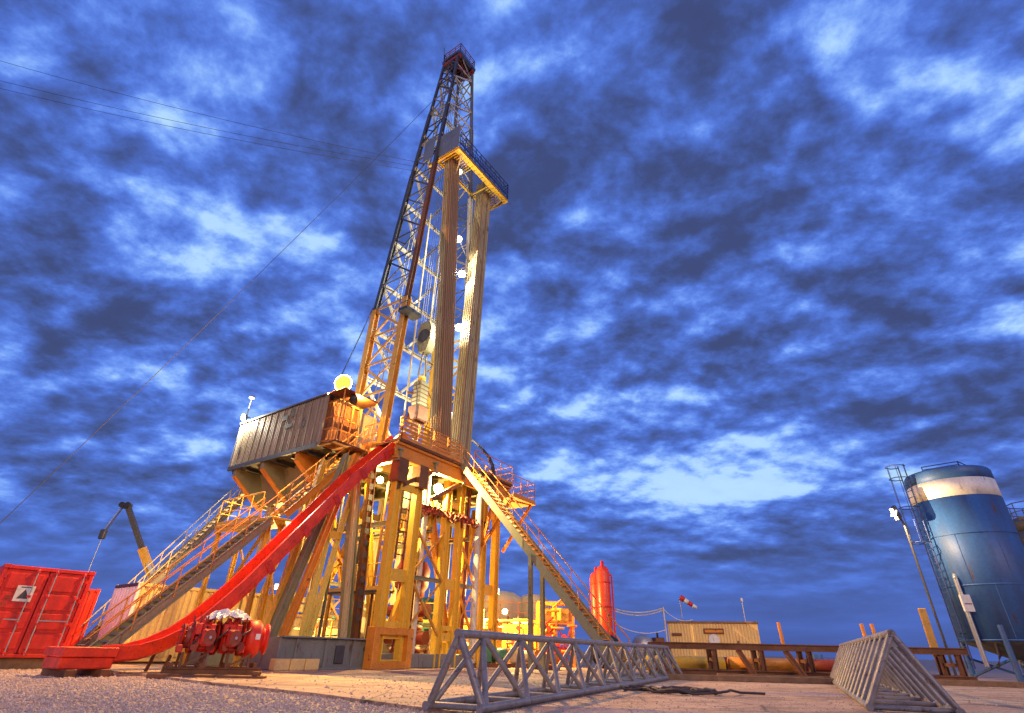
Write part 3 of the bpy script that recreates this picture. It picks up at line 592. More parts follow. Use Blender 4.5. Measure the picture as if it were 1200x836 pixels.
# ================================================================== DOGHOUSE
dg = thing('doghouse', 'grey ribbed metal doghouse cabin cantilevered off the left of the drill floor', 'cabin', (-3.4, -5.6, 9.1), RIG)
X0, X1, Y0, Y1, ZB, ZT = -7.2, .4, -6.8, -4.55, 9.1, 11.7
box('floor_frame', (X0, Y0, ZB-.12), (X1, Y1, ZB+.06), 'darkgrey', dg)
npn = 13; pw = (X1-X0)/npn
for i in range(npn):
    b = MB(); b.corrugated((X0+i*pw+.01, Y0+.03, ZB+.06), (X0+(i+1)*pw-.01, Y0+.03, ZB+.06), ZT-ZB-.12, -.045, .15, (0, 1, 0)); b.build('wall_panel', 'clad', dg)
    box('panel_seam', (X0+i*pw-.012, Y0-.035, ZB+.06), (X0+i*pw+.012, Y0+.03, ZT-.06), 'clad', dg, 0)
b = MB(); b.corrugated((X0+.02, Y1, ZB+.06), (X0+.02, Y0, ZB+.06), ZT-ZB-.12, .04, .2, (-1, 0, 0)); b.build('end_wall', 'clad', dg)
b = MB(); b.corrugated((X1-.3, Y0, ZB+.06), (X1-.3, Y1, ZB+.06), ZT-ZB-.12, .04, .2, (1, 0, 0)); b.build('end_wall', 'brown', dg)
box('rear_wall', (X0, Y1-.06, ZB), (X1, Y1, ZT-.06), 'clad', dg)
box('roof', (X0-.06, Y0-.08, ZT-.06), (X1+.05, Y1+.06, ZT+.05), 'darkgrey', dg)
box('corner_post', (X0-.03, Y0-.03, ZB-.1), (X0+.1, Y0+.1, ZT-.06), 'darkgrey', dg); box('corner_post', (X1-.1, Y0-.04, ZB-.1), (X1+.02, Y0+.1, ZT-.06), 'clad', dg)
bar('sill_beam', (X0, Y0-.02, ZB-.05), (X1, Y0-.02, ZB-.05), .1, .22, 'darkgrey', dg)
for (x, z, w_, h_) in ((-3.1, 10.95, .5, .28), (-2.75, 10.45, .7, .22), (-2.3, 11.05, .22, .4), (-6.6, 9.8, .16, .4), (-1.15, 10.25, .2, .3)):
    box('faded_stencil_patch', (x, Y0-.055, z), (x+w_, Y0-.047, z+h_), 'black', dg, 0)
for k in range(4):     # cage at the right end
    y = Y0+.15+k*.5; tube('cage_bar', (X1+.65, y, ZB+.1), (X1+.65, y, ZT-.4), .03, 'orange', dg, 6)
for z in (ZB+.15, ZB+.75, ZB+1.35, ZT-.45): tube('cage_ring', (X1+.65, Y0+.15, z), (X1+.65, Y0+1.7, z), .03, 'orange', dg, 6); tube('cage_ring', (X1, Y0+.15, z), (X1+.65, Y0+.15, z), .03, 'orange', dg, 6)
box('porch_visor', (X1+.06, Y0-.02, ZT+.0), (X1+1.25, Y1, ZT+.06), 'brown', dg)  # visor added to keep the sodium lamp off the end wall
for y in (Y0+.1, Y1-.1): tube('porch_post', (X1+1.15, y, ZB), (X1+1.15, y, ZT), .035, 'orange', dg, 8)
box('porch_floor', (X1, Y0+.05, ZB-.06), (X1+1.2, Y1, ZB+.02), 'brown', dg)
for x in (-6.6, -4.05, -1.2):
    b = MB(); b.poly_prism([(x-.11, Y0+.05, 8.98), (x-.11, -4.3, 8.98), (x-.11, -4.3, 7.25), (x-.11, -4.9, 7.25), (x-.11, Y0+.05, 8.62)], (.22, 0, 0)); b.build('bracket', 'orange' if x > -2 else 'olive', dg)
    bar('bracket_flange', (x, Y0+.08, 8.60), (x, -4.9, 7.22), .34, .06, 'orange', dg)
b = MB(); b.poly_prism([(-6.0, -5.6, 8.9), (-6.0, -4.4, 8.9), (-6.0, -4.4, 7.3), (-6.0, -5.0, 7.3)], (6.2, 0, 0)); b.build('support_box', 'olive', dg)
for i in range(6): bar('floor_joist', (-6.9+i*1.3, Y0+.1, 8.86), (-6.9+i*1.3, Y1, 8.86), .1, .16, 'darkgrey', dg, 'I')
for x in (-5.7, -2.8): bar('post', (x, -4.7, 0), (x, -4.7, 7.3), .3, .3, 'cream', dg, 'I', (0, 1, 0))
bar('post_brace', (-5.7, -4.7, 1), (-2.8, -4.7, 6.8), .14, .14, 'yellow', dg, 'L'); bar('post_brace', (-5.7, -4.7, 6.8), (-2.8, -4.7, 1), .14, .14, 'yellow', dg, 'L')
tube('lamp_mast', (X0+.1, Y0+.1, ZT), (X0+.1, Y0+.1, ZT+1.6), .035, 'galv', dg, 6)
MB().lathe([(.03, 0), (.16, .05), (.18, .14), (.1, .24), (.02, .28)], (X0+.1, Y0+.1, ZT+1.55), (0, 0, 1), 12).build('beacon', 'galv', dg)

# ================================================================== PIPE SLIDE
ps = thing('pipe_slide', 'bright red steel pipe slide curving from the drill floor to the ground', 'pipe slide', (2.6, -13, 0), RIG)
SL = [(-3.75, 9.95), (-6.3, 7.27), (-8.6, 4.43), (-10.1, 2.55), (-10.7, 1.9), (-11.2, 1.38), (-11.7, .98), (-12.3, .66), (-12.9, .47), (-13.5, .42)]
prof = [(-.52, .24), (-.52, -.10), (-.40, -.16), (.40, -.16), (.52, -.10), (.52, .24), (.42, .24), (.40, -.02), (.16, -.08), (-.16, -.08), (-.40, -.02), (-.42, .24)]
b = MB(); rings = []
for i, (y, z) in enumerate(SL):
    p0 = SL[max(0, i-1)]; p1 = SL[min(len(SL)-1, i+1)]; ty, tz = p1[0]-p0[0], p1[1]-p0[1]; l = math.hypot(ty, tz); ny, nz_ = (tz/l, -ty/l) if -ty > 0 else (0, 1)
    if nz_ < 0: ny, nz_ = -ny, -nz_
    rings.append([b.bm.verts.new((2.6+u, y+ny*v, z+nz_*v)) for u, v in prof])
for a_, c_ in zip(rings, rings[1:]):
    for i in range(len(prof)): b.bm.faces.new((a_[i], a_[(i+1) % len(prof)], c_[(i+1) % len(prof)], c_[i]))
b.bm.faces.new(rings[0][::-1]); b.bm.faces.new(rings[-1]); bmesh.ops.recalc_face_normals(b.bm, faces=b.bm.faces); b.build('trough', 'redslide', ps)
for s in (-.5, .5):
    for (y0, z0), (y1, z1) in zip(SL[:4], SL[1:5]): bar('side_beam', (2.6+s, y0, z0-.17), (2.6+s, y1, z1-.17), .10, .16, 'redslide', ps, 'I')
for i in range(9):
    t = (i+.5)/9; y = -4.2+t*(-10.2+4.2); z = interp(-y, [(-a, c) for a, c in SL]); bar('cross_rib', (2.1, y, z-.27), (3.1, y, z-.27), .12, .12, 'redslide', ps)
for i in range(5):
    t = (i+.6)/5.2; y = -4.2+t*(-10.2+4.2); z = interp(-y, [(-a, c) for a, c in SL])
    for x in (2.05, 3.15):
        bar('joint_plate', (x, y-.14, z-.12+.15), (x, y+.14, z-.12-.17), .03, .26, 'red', ps)
        for k in (-.09, .09): tube('joint_bolt', (x-.035, y+k, z-.14-k*1.1), (x+.035, y+k, z-.14-k*1.1), .022, 'darkgrey', ps, 6)
box('end_trough', (2.05, -14.75, .12), (3.15, -13.5, .40), 'redslide', ps, .03)
for x in (1.95, 3.07): box('end_flange', (x, -14.78, .40), (x+.18, -13.5, .62), 'redslide', ps, .01)
box('end_plate', (2.14, -14.78, .41), (3.06, -14.7, .60), 'redslide', ps, .01)
for y in (-14.5, -13.7): box('ground_bearer', (1.8, y-.12, -.08), (3.4, y+.12, .118), 'brown', ps)
for y, z in ((-11.0, 1.1), (-12.1, .45)):
    for x in (2.1, 3.1): bar('trestle_leg', (x, y, 0), (x, y+.1, z), .1, .1, 'brown', ps, 'L', (0, 1, 0))

# ================================================================== STAIRS
sa = thing('floor_stair', 'orange stair with grated treads running beside the red pipe slide', 'stair', (.8, -12.9, 0), RIG)
stair(sa, (1.25, -4.65, 9.45), (1.25, -8.15, 5.45), (-.95, 0, 0), 18, 'orange', 'grey', 'orange', 1.0)
box('landing', (-3.0, -8.75, 5.2), (1.3, -7.35, 5.3), 'yellow', sa)
railing(sa, [(.25, -8.73, 5.3), (-2.95, -8.73, 5.3), (-2.95, -7.4, 5.3)], m='yellow', step=.9)
for x, y in ((-2.8, -7.6), (.2, -7.6), (-2.8, -8.6), (.9, -8.6)): bar('landing_post', (x, y, 0), (x, y, 5.2), .16, .16, 'yellow', sa, 'I', (0, 1, 0))
bar('landing_brace', (-2.8, -8.6, .6), (.9, -8.6, 5.0), .1, .1, 'yellow', sa, 'L'); bar('landing_brace', (-2.8, -7.6, 5.0), (.2, -7.6, .8), .1, .1, 'yellow', sa, 'L')
bar('landing_beam', (-3, -8.7, 5.1), (1.3, -8.7, 5.1), .12, .24, 'yellow', sa, 'I')
stair(sa, (1.25, -8.7, 5.15), (1.25, -13.3, .25), (-.95, 0, 0), 24, 'olive', 'grey', 'orange', 1.0, .30)
box('foot_pad', (.2, -13.7, -.06), (1.4, -13.1, .05), 'skid', sa)
sb = thing('rear_stair', 'long grey stair with pale treads dropping from below the doghouse', 'stair', (-7.4, -10.9, 0), RIG)
stair(sb, (-7.0, -5.15, 8.4), (-7.0, -10.7, .25), (-.9, 0, 0), 34, 'grey', 'strut', 'cream', 1.0, .26)
for x in (-7.0, -7.9): bar('hanger', (x, -5.15, 8.4), (x, -4.7, 9.0), .12, .12, 'cream', sb)
bar('hanger_beam', (-8.0, -4.7, 9.0), (-6.6, -4.7, 9.0), .14, .16, 'cream', sb)
sr = thing('side_stair', 'orange railed stair descending right from the drill floor to the pad', 'stair', (11.9, .5, 0), RIG)
stair(sr, (3.6, 0.0, 9.4), (12.0, 0.0, .2), (0, 1.0, 0), 40, 'olive', 'orange', 'orange', 1.05, .34, post_every=4)
for x, z in ((8.0, 4.6),): 
    for y in (0, 1.0): bar('prop', (x, y, 0), (x, y, z), .16, .16, 'olive', sr, 'I', (0, 1, 0))
box('foot_pad', (11.7, -.1, 0), (12.5, 1.1, .12), 'skid', sr)

# hoses at the right of the floor
for i, o_ in enumerate((0, .18)):
    h = thing('mud_hose', ('thick black hose arching over the right floor rail', 'second black hose arching just behind the first at the right floor rail')[i], 'hose', (2.2, 2.5+o_, 9.5), RIG)
    MB().path([(1.9, 2.5+o_, 12.0), (2.3, 2.5+o_, 11.75), (2.9, 2.5+o_, 11.2), (3.4, 2.5+o_, 10.65), (3.7, 2.5+o_, 10.1), (3.8, 2.5+o_, 9.6), (3.75, 2.5+o_, 8.9)], .06, 8).build('hose_body', 'hose', h)

# ================================================================== LAMPS ON THE RIG
for (p, a, pw_, lb) in (((1.5, -.27, 33.0), (.6, -.7, -.4), 1000, 'white floodlight under the monkey board, highest on the mast'), ((1.5, .33, 26.6), (.6, -.75, -.2), 1100, 'white floodlight on the mast, second from the top'),
                    ((1.5, 1.03, 23.9), (.6, -.75, -.2), 1100, 'white floodlight on the mast, third from the top'), ((1.5, 1.22, 19.5), (.6, -.75, -.2), 1100, 'white floodlight on the mast, fourth from the top'),
                    ((1.5, 1.42, 13.2), (.6, -.75, -.1), 900, 'white floodlight on the mast just above the drill floor')):
    bar('lamp_bracket', Vector(p)+Vector((0, .2, 0)), corner(p[2], 1, 1), .05, .05, 'grey', ms)
    floodlight(lb, p, a, pw_, r=.26)
floodlight('white floodlight glaring below the drill floor by the stair', (2.95, -1.0, 8.0), (.75, -.6, -.25), 3000, r=.22, col=(1, .76, .30))
floodlight('warm work light under the drill floor behind the near portal', (1.2, -3.4, 8.1), (.5, -.6, -.5), 2600, r=.16, col=(1, .66, .20))
floodlight('white floodlight on the left roof corner of the doghouse', (X0+.25, Y0-.12, ZT+.3), (.1, -1, -.25), 2200, r=.18)
floodlight('orange sodium floodlight blazing on the right roof corner of the doghouse', (1.0, -6.5, 12.25), (.5, -.8, -.2), 18000, r=.42, col=SOD, lm='lamps')
floodlight('orange floodlight added at the doghouse porch to brighten the mast', (1.35, -5.9, 11.5), (.25, .8, .25), 900, r=.24, col=SOD, lm='lamps')  # extra lamp added to light the mast, lens turned away from the camera
floodlight('small yellow work light shining at the foot of the mast', (-1.5, .6, 11.6), (.5, -.8, .1), 700, r=.12, col=(1, .7, .2))
floodlight('white work light behind the near mast column', (-1.4, -1.2, 13.2), (.2, -.9, .2), 500, r=.12)
# ================================================================== CONTAINERS
def container(name, label, ox, oy, deg, L, Wd, H, m, mside, mend, doors=True, z0=.14, placard=False):
    f = Frame(ox, oy, deg)          # front-right corner at the origin, doors on y=0 from x=-Wd to 0, body goes +y
    t = thing(name, label, 'container', (0, 0, 0), f)
    e = .12
    for x in (-Wd, -e):
        for y in (0, L-e): box('corner_post', (x, y, z0), (x+e, y+e, z0+H), m, t)
    for z in (z0, z0+H-.11):
        for x in (-Wd+.01, -e+.01): box('side_rail', (x, e, z), (x+e-.02, L-e, z+.11), m, t)
        for y in (.01, L-e+.01): box('end_rail', (-Wd+e, y, z), (-e, y+e-.02, z+.11), m, t)
    for x in (-Wd, -.16):
        for y in (-.012, L-.148):
            for z in (z0-.012, z0+H-.10): box('corner_casting', (x-.012, y, z), (x+.172, y+.16, z+.115), m, t, .01)
    for x, o in ((-Wd+.05, -1), (-.05, 1)):
        n = 5; pl = (L-2*e)/n
        for i in range(n):
            a, c = e+i*pl, e+(i+1)*pl
            MB().corrugated((x, a, z0+.11), (x, c, z0+.11), H-.22, .04, .26, (o, 0, 0)).build('side_panel', mside, t)
    box('roof', (-Wd+.03, .03, z0+H-.05), (-.03, L-.03, z0+H-.012), m, t)
    box('floor', (-Wd+.03, .03, z0+.02), (-.03, L-.03, z0+.10), m, t)
    MB().corrugated((-Wd+e, L-.06, z0+.1), (-e, L-.06, z0+.1), H-.2, .03, .26, (0, 1, 0)).build('end_panel', m, t)
    if doors:
        hw = (Wd-2*e)/2
        for k in (0, 1):
            x0, x1 = -Wd+e+k*hw+.012, -Wd+e+(k+1)*hw-.012
            d = box('door', (x0, .03, z0+.12), (x1, .075, z0+H-.12), m, t)
            npn = 4; ph = (H-.36)/npn
            for i in range(npn): 
                za = z0+.18+i*ph; MB().poly_prism([(x0+.08, .03, za+.03), (x1-.08, .03, za+.03), (x1-.10, .002, za+.07), (x0+.10, .002, za+.07)], (0, 0, .001)).box((x0+.1, .006, za+.06), (x1-.1, .032, za+ph-.05), .012).build('door_panel', m, d)
            for fx in ((.72,) if k == 0 else (.16, .88)):
                xr = x0+(x1-x0)*fx; tube('locking_rod', (xr, -.03, z0+.06), (xr, -.03, z0+H-.06), .019, 'galv', d, 8)
                for zz in (z0+.12, z0+H*.36, z0+H*.66, z0+H-.14): box('rod_bracket', (xr-.05, -.05, zz-.035), (xr+.05, .03, zz+.035), m, d, .005)
                bar('door_handle', (xr, -.055, z0+H*.40), (xr+.38*(1 if fx < .5 else -1), -.055, z0+H*.40), .018, .035, 'galv', d)
            for zz in (.3, .9, 1.6, 2.2): box('hinge', ((x0-.03) if k == 0 else (x1-.03), -.004, z0+zz), ((x0+.04) if k == 0 else (x1+.04), .03, z0+zz+.12), m, d, 0)
        if placard:
            xp = -Wd+e+.42; p = box('placard', (xp, -.012, z0+H*.60), (xp+.46, -.004, z0+H*.60+.46), 'white', t, 0)
            MB().poly_prism([(xp+.08, -.016, z0+H*.60+.08), (xp+.38, -.016, z0+H*.60+.08), (xp+.23, -.016, z0+H*.60+.36)], (0, .003, 0)).poly_prism([(xp+.1, -.016, z0+H*.60+.40), (xp+.36, -.016, z0+H*.60+.40), (xp+.36, -.016, z0+H*.60+.43), (xp+.1, -.016, z0+H*.60+.43)], (0, .003, 0)).build('warning_triangle', 'darkgrey', p)
            box('stencil_mark', (xp-.2, -.004, z0+H*.62), (xp-.06, .0, z0+H*.66), 'redrust', t, 0)
    else:
        MB().corrugated((-e, .05, z0+.1), (-Wd+e, .05, z0+.1), H-.2, .04, .26, (0, -1, 0)).build('end_panel', mend, t)
    for y in (.4, L-.5): box('timber_bearer', (-Wd-.15, y-.15, -.08), (.15, y+.15, z0-.014), 'wood', t)
    return t
container('shipping_container', 'red shipping container with white locking rods and warning placard', -14.36, 19.79, 48.3, 6.06, 2.44, 2.59, 'red', 'red', 'red', True, .26, True)
container('shipping_container', 'red container peeking out behind the placarded one', -19.0, 26.95, 45, 6.06, 2.44, 2.75, 'red', 'red', 'red', False, .1)
M['wcont'] = mat('off_white_paint', (.82, .84, .84), .5, dirt=.2, streak=True); M['ccont'] = mat('sand_paint_and_yellow_light', (.76, .53, .20), .55, dirt=.15)  # sand tone: the cabin's paint, and yellow light on the pale container's side
container('shipping_container', 'white ended container with a yellow lit long side behind the stair foot', -14.9, 23.3, 51.5-90, 2.5, 6.06, 2.75, 'ccont', 'wcont', 'ccont', False, .16) if False else None
# pale container: yellow light coloured into the long side towards the rig, white end towards the red container
cf = Frame(-15.0, 23.4, 51.3)
tcn = thing('shipping_container', 'white ended container with a yellow lit long side behind the stair foot', 'container', (0, 0, 0), cf)
for i in range(6):
    MB().corrugated((i*1.01, 0, .25), ((i+1)*1.01, 0, .25), 2.5, .045, .25, (0, -1, 0)).build('side_panel', 'ccont', tcn)
for i in range(4):
    MB().corrugated((0, 2.44-i*.61, .25), (0, 2.44-(i+1)*.61, .25), 2.5, .06, .30, (-1, 0, 0)).build('end_panel', 'wcont', tcn)
box('roof', (0, 0, 2.74), (6.06, 2.44, 2.80), 'ccont', tcn); box('frame_base', (0, 0, .08), (6.06, 2.44, .25), 'ccont', tcn); box('rear_wall', (0, 2.40, .25), (6.06, 2.44, 2.74), 'ccont', tcn); box('far_end_wall', (6.02, .0, .25), (6.06, 2.4, 2.74), 'ccont', tcn)
for x in (-.06, 5.98):
    for y in (-.06, 2.36): box('corner_post', (x, y, .06), (x+.14, y+.14, 2.9), 'wcont' if x < 0 else 'ccont', tcn)
for a, b_ in (((-.0, -.02, 2.82), (6.06, -.02, 2.82)), ): bar('top_rail', a, b_, .1, .12, 'ccont', tcn)
bar('top_rail', (-.02, 0, 2.82), (-.02, 2.44, 2.82), .12, .12, 'darkgrey', tcn)
box('door', (3.3, -.075, .3), (4.3, -.05, 2.5), 'ccont', tcn); box('door_frame', (3.2, -.07, .28), (4.4, -.055, 2.6), 'wood', tcn)
for y in (.3, 2.1): box('timber_bearer', (-.1, y-.12, -.02), (6.1, y+.12, .075), 'wood', tcn)

# ================================================================== MOBILE CRANE (behind the containers)
cr_ = thing('mobile_crane', 'telescopic crane with yellow boom raised behind the yellow lit container', 'crane', (-22.2, 38.2, 0))
box('carrier', (-25.5, 37.0, .7), (-16.5, 39.4, 1.5), 'boom', cr_, .06); box('turret', (-23.0, 37.2, 1.5), (-20.2, 39.2, 2.9), 'boom', cr_, .08)
box('cab', (-17.8, 37.0, 1.5), (-16.4, 39.4, 2.9), 'boom', cr_, .08); box('cab_window', (-16.42, 37.2, 2.1), (-16.37, 39.2, 2.75), 'black', cr_)
for x in (-24.6, -23.2, -19.4, -17.6):
    for y in (36.85, 39.1): MB().lathe([(.3, 0), (.52, .02), (.55, .1), (.55, .28), (.5, .36), (.3, .36)], (x, y, .55), (0, 1, 0), 18).build('wheel', 'black', cr_)
B0 = Vector((-22.4, 37.9, 2.9)); B1 = Vector((-24.2, 36.72, 6.15)); B2 = Vector((-25.5, 35.85, 8.6))
bar('boom_base', B0, B1, .38, .46, 'boom', cr_, 'bar', (0, 1, 0)); bar('boom_extension', B1, B2, .26, .3, 'darkgrey', cr_, 'bar', (0, 1, 0))
bar('lift_cylinder', (-21.5, 37.4, 2.6), B1+Vector((.6, .2, -.9)), .22, .22, 'galv', cr_)
box('boom_head', (B2.x-.35, B2.y-.2, B2.z-.1), (B2.x+.18, B2.y+.2, B2.z+.22), 'darkgrey', cr_, .05)
for s in (-.28, .1): tube('head_sheave', (B2.x+s, B2.y-.34, B2.z+.1), (B2.x+s, B2.y-.22, B2.z+.1), .18, 'black', cr_, 14)
bar('fly_jib', B2+Vector((-.3, 0, .1)), (-26.3, 35.7, 7.0), .07, .07, 'darkgrey', cr_); box('hook_block', (-26.55, 35.55, 6.5), (-26.2, 35.85, 7.1), 'darkgrey', cr_, .05)
tube('hoist_rope', (-26.35, 35.7, 6.5), (-26.4, 35.7, 4.1), .03, 'galv', cr_, 6); tube('hoist_rope', B2+Vector((-.4, 0, .2)), (-26.4, 35.7, 7.1), .025, 'galv', cr_, 6)

# ================================================================== PREVENTER ON ITS TRANSPORT SKID
bf = Frame(-8.35, 17.5, 33)
bo = thing('preventer_unit', 'bulky red blowout preventer lying on a steel transport skid', 'preventer', (0, 0, 0), bf)
for y in (-.7, .7): bar('skid_rail', (-1.9, y, .12), (1.9, y, .12), .2, .22, 'brown', bo, 'I')
for x in (-1.7, -.6, .5, 1.6): bar('skid_cross', (x, -.7, .30), (x, .7, .30), .14, .14, 'brown', bo)
for x in (-1.4, -.5, .4, 1.3):
    for y in (-.68, .68): bar('cradle_post', (x, y, .2), (x, y*.75, .66), .1, .1, 'brown', bo, 'L', (0, 1, 0))
for x in (-1.4, .4): bar('cradle_brace', (x, -.70, .25), (x+.9, -.70, .62), .06, .06, 'brown', bo, 'L')
def flange(x, r, th, m='red', z=1.12):
    tube('flange', (x-th/2, 0, z), (x+th/2, 0, z), r, m, bo, 22)
    for k in range(12):
        a = 2*math.pi*k/12; tube('bolt', (x-th/2-.05, math.cos(a)*r*.86, z+math.sin(a)*r*.86), (x+th/2+.05, math.cos(a)*r*.86, z+math.sin(a)*r*.86), .036, 'redrust', bo, 6)
MB().box((-.95, -.46, .68), (-.35, .46, 1.60), .09).build('ram_body', 'red', bo); MB().box((.0, -.5, .64), (.72, .5, 1.64), .1).build('ram_body', 'red', bo)
flange(-1.15, .5, .14); flange(-.18, .54, .16); flange(.9, .56, .16); flange(-1.55, .42, .12)
tube('spool', (-1.6, 0, 1.12), (-.9, 0, 1.12), .34, 'redrust', bo, 18); tube('spool', (-.4, 0, 1.12), (.1, 0, 1.12), .36, 'redrust', bo, 18)
MB().lathe([(.36, 0), (.56, .05), (.62, .2), (.62, .55), (.5, .72), (.36, .78), (.36, .9), (.5, .92), (.5, 1.02), (.3, 1.03)], (.98, 0, 1.12), (1, 0, 0), 24).build('annular_body', 'red', bo)
for x in (-.65, .36):
    for s in (-1, 1):
        box('bonnet', (x-.24, s*.75-.26, .86), (x+.24, s*.75+.26, 1.38), 'red', bo, .06); tube('ram_cylinder', (x, s*.95, 1.12), (x, s*1.45, 1.12), .17, 'red', bo, 14); tube('cylinder_cap', (x, s*1.42, 1.12), (x, s*1.5, 1.12), .22, 'redrust', bo, 14)
        for zz in (.94, 1.3):
            for xx in (-.17, .17): tube('bonnet_bolt', (x+xx, s*1.0, zz), (x+xx, s*1.10, zz), .045, 'redrust', bo, 6)
for x, z in ((-.65, 1.62), (.2, 1.66), (.55, 1.66)): tube('lifting_eye', (x, -.1, z), (x, .1, z), .11, 'red', bo, 12)
for i in range(5): box('valve_block', (-1.7+i*.62, -.62, .66+.2*(i % 2)), (-1.45+i*.62, -.42, .9+.25*(i % 2)), 'red', bo, .03)
for i in range(3): MB().path([(-1.2+i*.9, -.55, .8), (-1.1+i*.9, -.8, 1.0+.1*i), (-.8+i*.9, -.78, 1.35), (-.7+i*.9, -.5, 1.45)], .035, 8).build('hydraulic_hose', 'hose', bo)
for x in (-.65, .36):
    tube('hand_wheel', (x, -1.56, 1.12), (x, -1.52, 1.12), .24, 'redrust', bo, 14); tube('lock_screw', (x, -1.75, 1.12), (x, -1.4, 1.12), .05, 'galv', bo, 8)
for i in range(9):
    x = -1.3+i*.27; tube('stud', (x, -.5, 1.58), (x, -.5, 1.78), .04, 'redrust', bo, 6)
    if i % 2: box('clamp_block', (x-.12, -.68, 1.2), (x+.12, -.5, 1.55), 'red', bo, .03)
for i in range(4): tube('port_flange', (-1.05+i*.62, -.72, .86), (-1.05+i*.62, -.5, .86), .15, 'redrust', bo, 12)
box('tag', (1.36, -.66, 1.1), (1.56, -.63, 1.28), 'white', bo, 0)
tp = thing('plastic_sheet', 'crumpled pale plastic sheet draped on top of the red preventer', 'plastic sheet', (.2, 0, 1.66), bf)
b = MB(); rnd = random.Random(5); nx, ny = 16, 10; G = {}
for i in range(nx+1):
    for j in range(ny+1):
        u, v = i/nx*2-1, j/ny*2-1; dome = max(0, 1-u*u*.9-v*v*.8)
        G[i, j] = b.bm.verts.new((.15+u*.95, v*.55, 1.70+.30*dome**.6+rnd.uniform(-.06, .07)*(.4+dome)))
for i in range(nx):
    for j in range(ny): b.bm.faces.new((G[i, j], G[i+1, j], G[i+1, j+1], G[i, j+1]))
b.build('sheet', 'tarp', tp)
for o_ in (bo, tp): o_.matrix_world = bf.m @ Matrix.Diagonal((.64, .78, .82, 1)) @ Matrix.Translation(BASE[o_.name])
dk = thing('dunnage_plate', 'low rusty steel bearer plate lying in front of the red preventer skid', 'steel plate', (-7.4, 15.6, 0), WORLD)
box('plate', (-9.3, 16.0, -.05), (-6.3, 16.35, .06), 'brown', dk)
box('plate_lug', (-6.6, 16.05, .06), (-6.45, 16.3, .16), 'brown', dk)
ob = thing('timber_beam', 'orange timber beam on the pad at the foot of the grey skid', 'timber', (.0, 0, 0), Frame(-7.6, 20.9, 55))
for i in range(3): box('baulk', (-.3+i*.62, 0, .0), (.28+i*.62, .35, .36), 'ccont', ob, .03)  # baulks coloured with the sand tone

# ================================================================== TRIANGULAR PIPE RACKS
def tri_rack(label, ax, ay, L, H, hw, bays, slant):
    deg = math.degrees(math.atan2(.899, .438)); f = Frame(ax, ay, deg)
    t = thing('triangular_rack', label, 'pipe rack', (0, 0, 0), f, 'triangular pipe racks lying on the pad')
    tube('ridge_pipe', (-.12, 0, H), (L+.1, 0, H), .062, 'rackgrey', t, 14)
    for s in (-1, 1): tube('base_pipe', (-.15, s*hw, .06), (L+.12, s*hw, .06), .06, 'rackgrey', t, 12)
    pt = L/bays
    for i in range(bays+1):
        x = i*pt
        tube('base_tie', (x, -hw, .06), (x, hw, .06), .045, 'rackgrey', t, 10)
    for s in (-1, 1):
        if not slant:
            for i in range(bays):
                x = i*pt
                tube('brace_tube', (x+.05, s*hw, .07), (x+pt*.5-.03, 0, H-.03), .045, 'rackgrey', t, 10); tube('brace_tube', (x+pt*.5+.03, 0, H-.03), (x+pt-.05, s*hw, .07), .045, 'rackgrey', t, 10)
        else:
            for i in range(int(bays*1.6)+1):
                x = i*pt/1.6; tube('brace_tube', (x, s*hw, .07), (min(L, x+.12), 0, H-.03), .06, 'rackgrey', t, 10)
    for x in (-.05, L+.03): MB().poly_prism([(x-.012, -.16, H-.22), (x-.012, .16, H-.22), (x-.012, .05, H+.02), (x-.012, -.05, H+.02)], (.024, 0, 0)).build('gusset', 'rackgrey', t)
    for s in (-1, 1): tube('end_leg', (-.05, s*hw, .06), (-.05, 0, H), .055, 'rackgrey', t, 12); tube('end_leg', (L+.03, s*hw, .06), (L+.03, 0, H), .055, 'rackgrey', t, 12)
    return t
tri_rack('long triangular steel rack with zigzag braces across the middle foreground', -.68, 9.15, 16.3, 1.0, .45, 11, False)
tri_rack('triangular steel rack with close parallel bars at the lower right', 6.95, 10.6, 13.4, 1.2, .64, 9, True)

# ================================================================== CATWALK RACK ON THE RIGHT
kf = Frame(6.3, 25.0, math.degrees(math.atan2(-1.5, 11.5)))
kw = thing('pipe_catwalk', 'long low rust brown beam rack running behind the triangular racks', 'pipe rack', (0, 0, 0), kf)
KL = 12.0
for y in (0, 1.1): bar('top_beam', (-.2, y, 1.1), (KL, y, 1.1), .2, .24, 'brown', kw, 'I')
for y in (0, 1.1): bar('bottom_beam', (-.2, y, .15), (KL, y, .15), .24, .22, 'brown', kw, 'I')
for i in range(7):
    x = .5+i*1.85
    for y in (0, 1.1): bar('leg', (x, y, .26), (x, y, .98), .16, .2, 'brown', kw, 'I', (1, 0, 0))
    bar('cross_tie', (x, 0, .62), (x, 1.1, .62), .1, .12, 'brown', kw)
for x in (3.3, 5.15): bar('raking_leg', (x, -.05, .98), (x+.35, -.75, .02), .14, .18, 'brown', kw, 'I', (1, 0, 0))
for x in (5.3, 8.6, 9.0): tube('stop_post', (x, .5, 1.1), (x-.03, .5, 2.05), .07, 'orange', kw, 10)
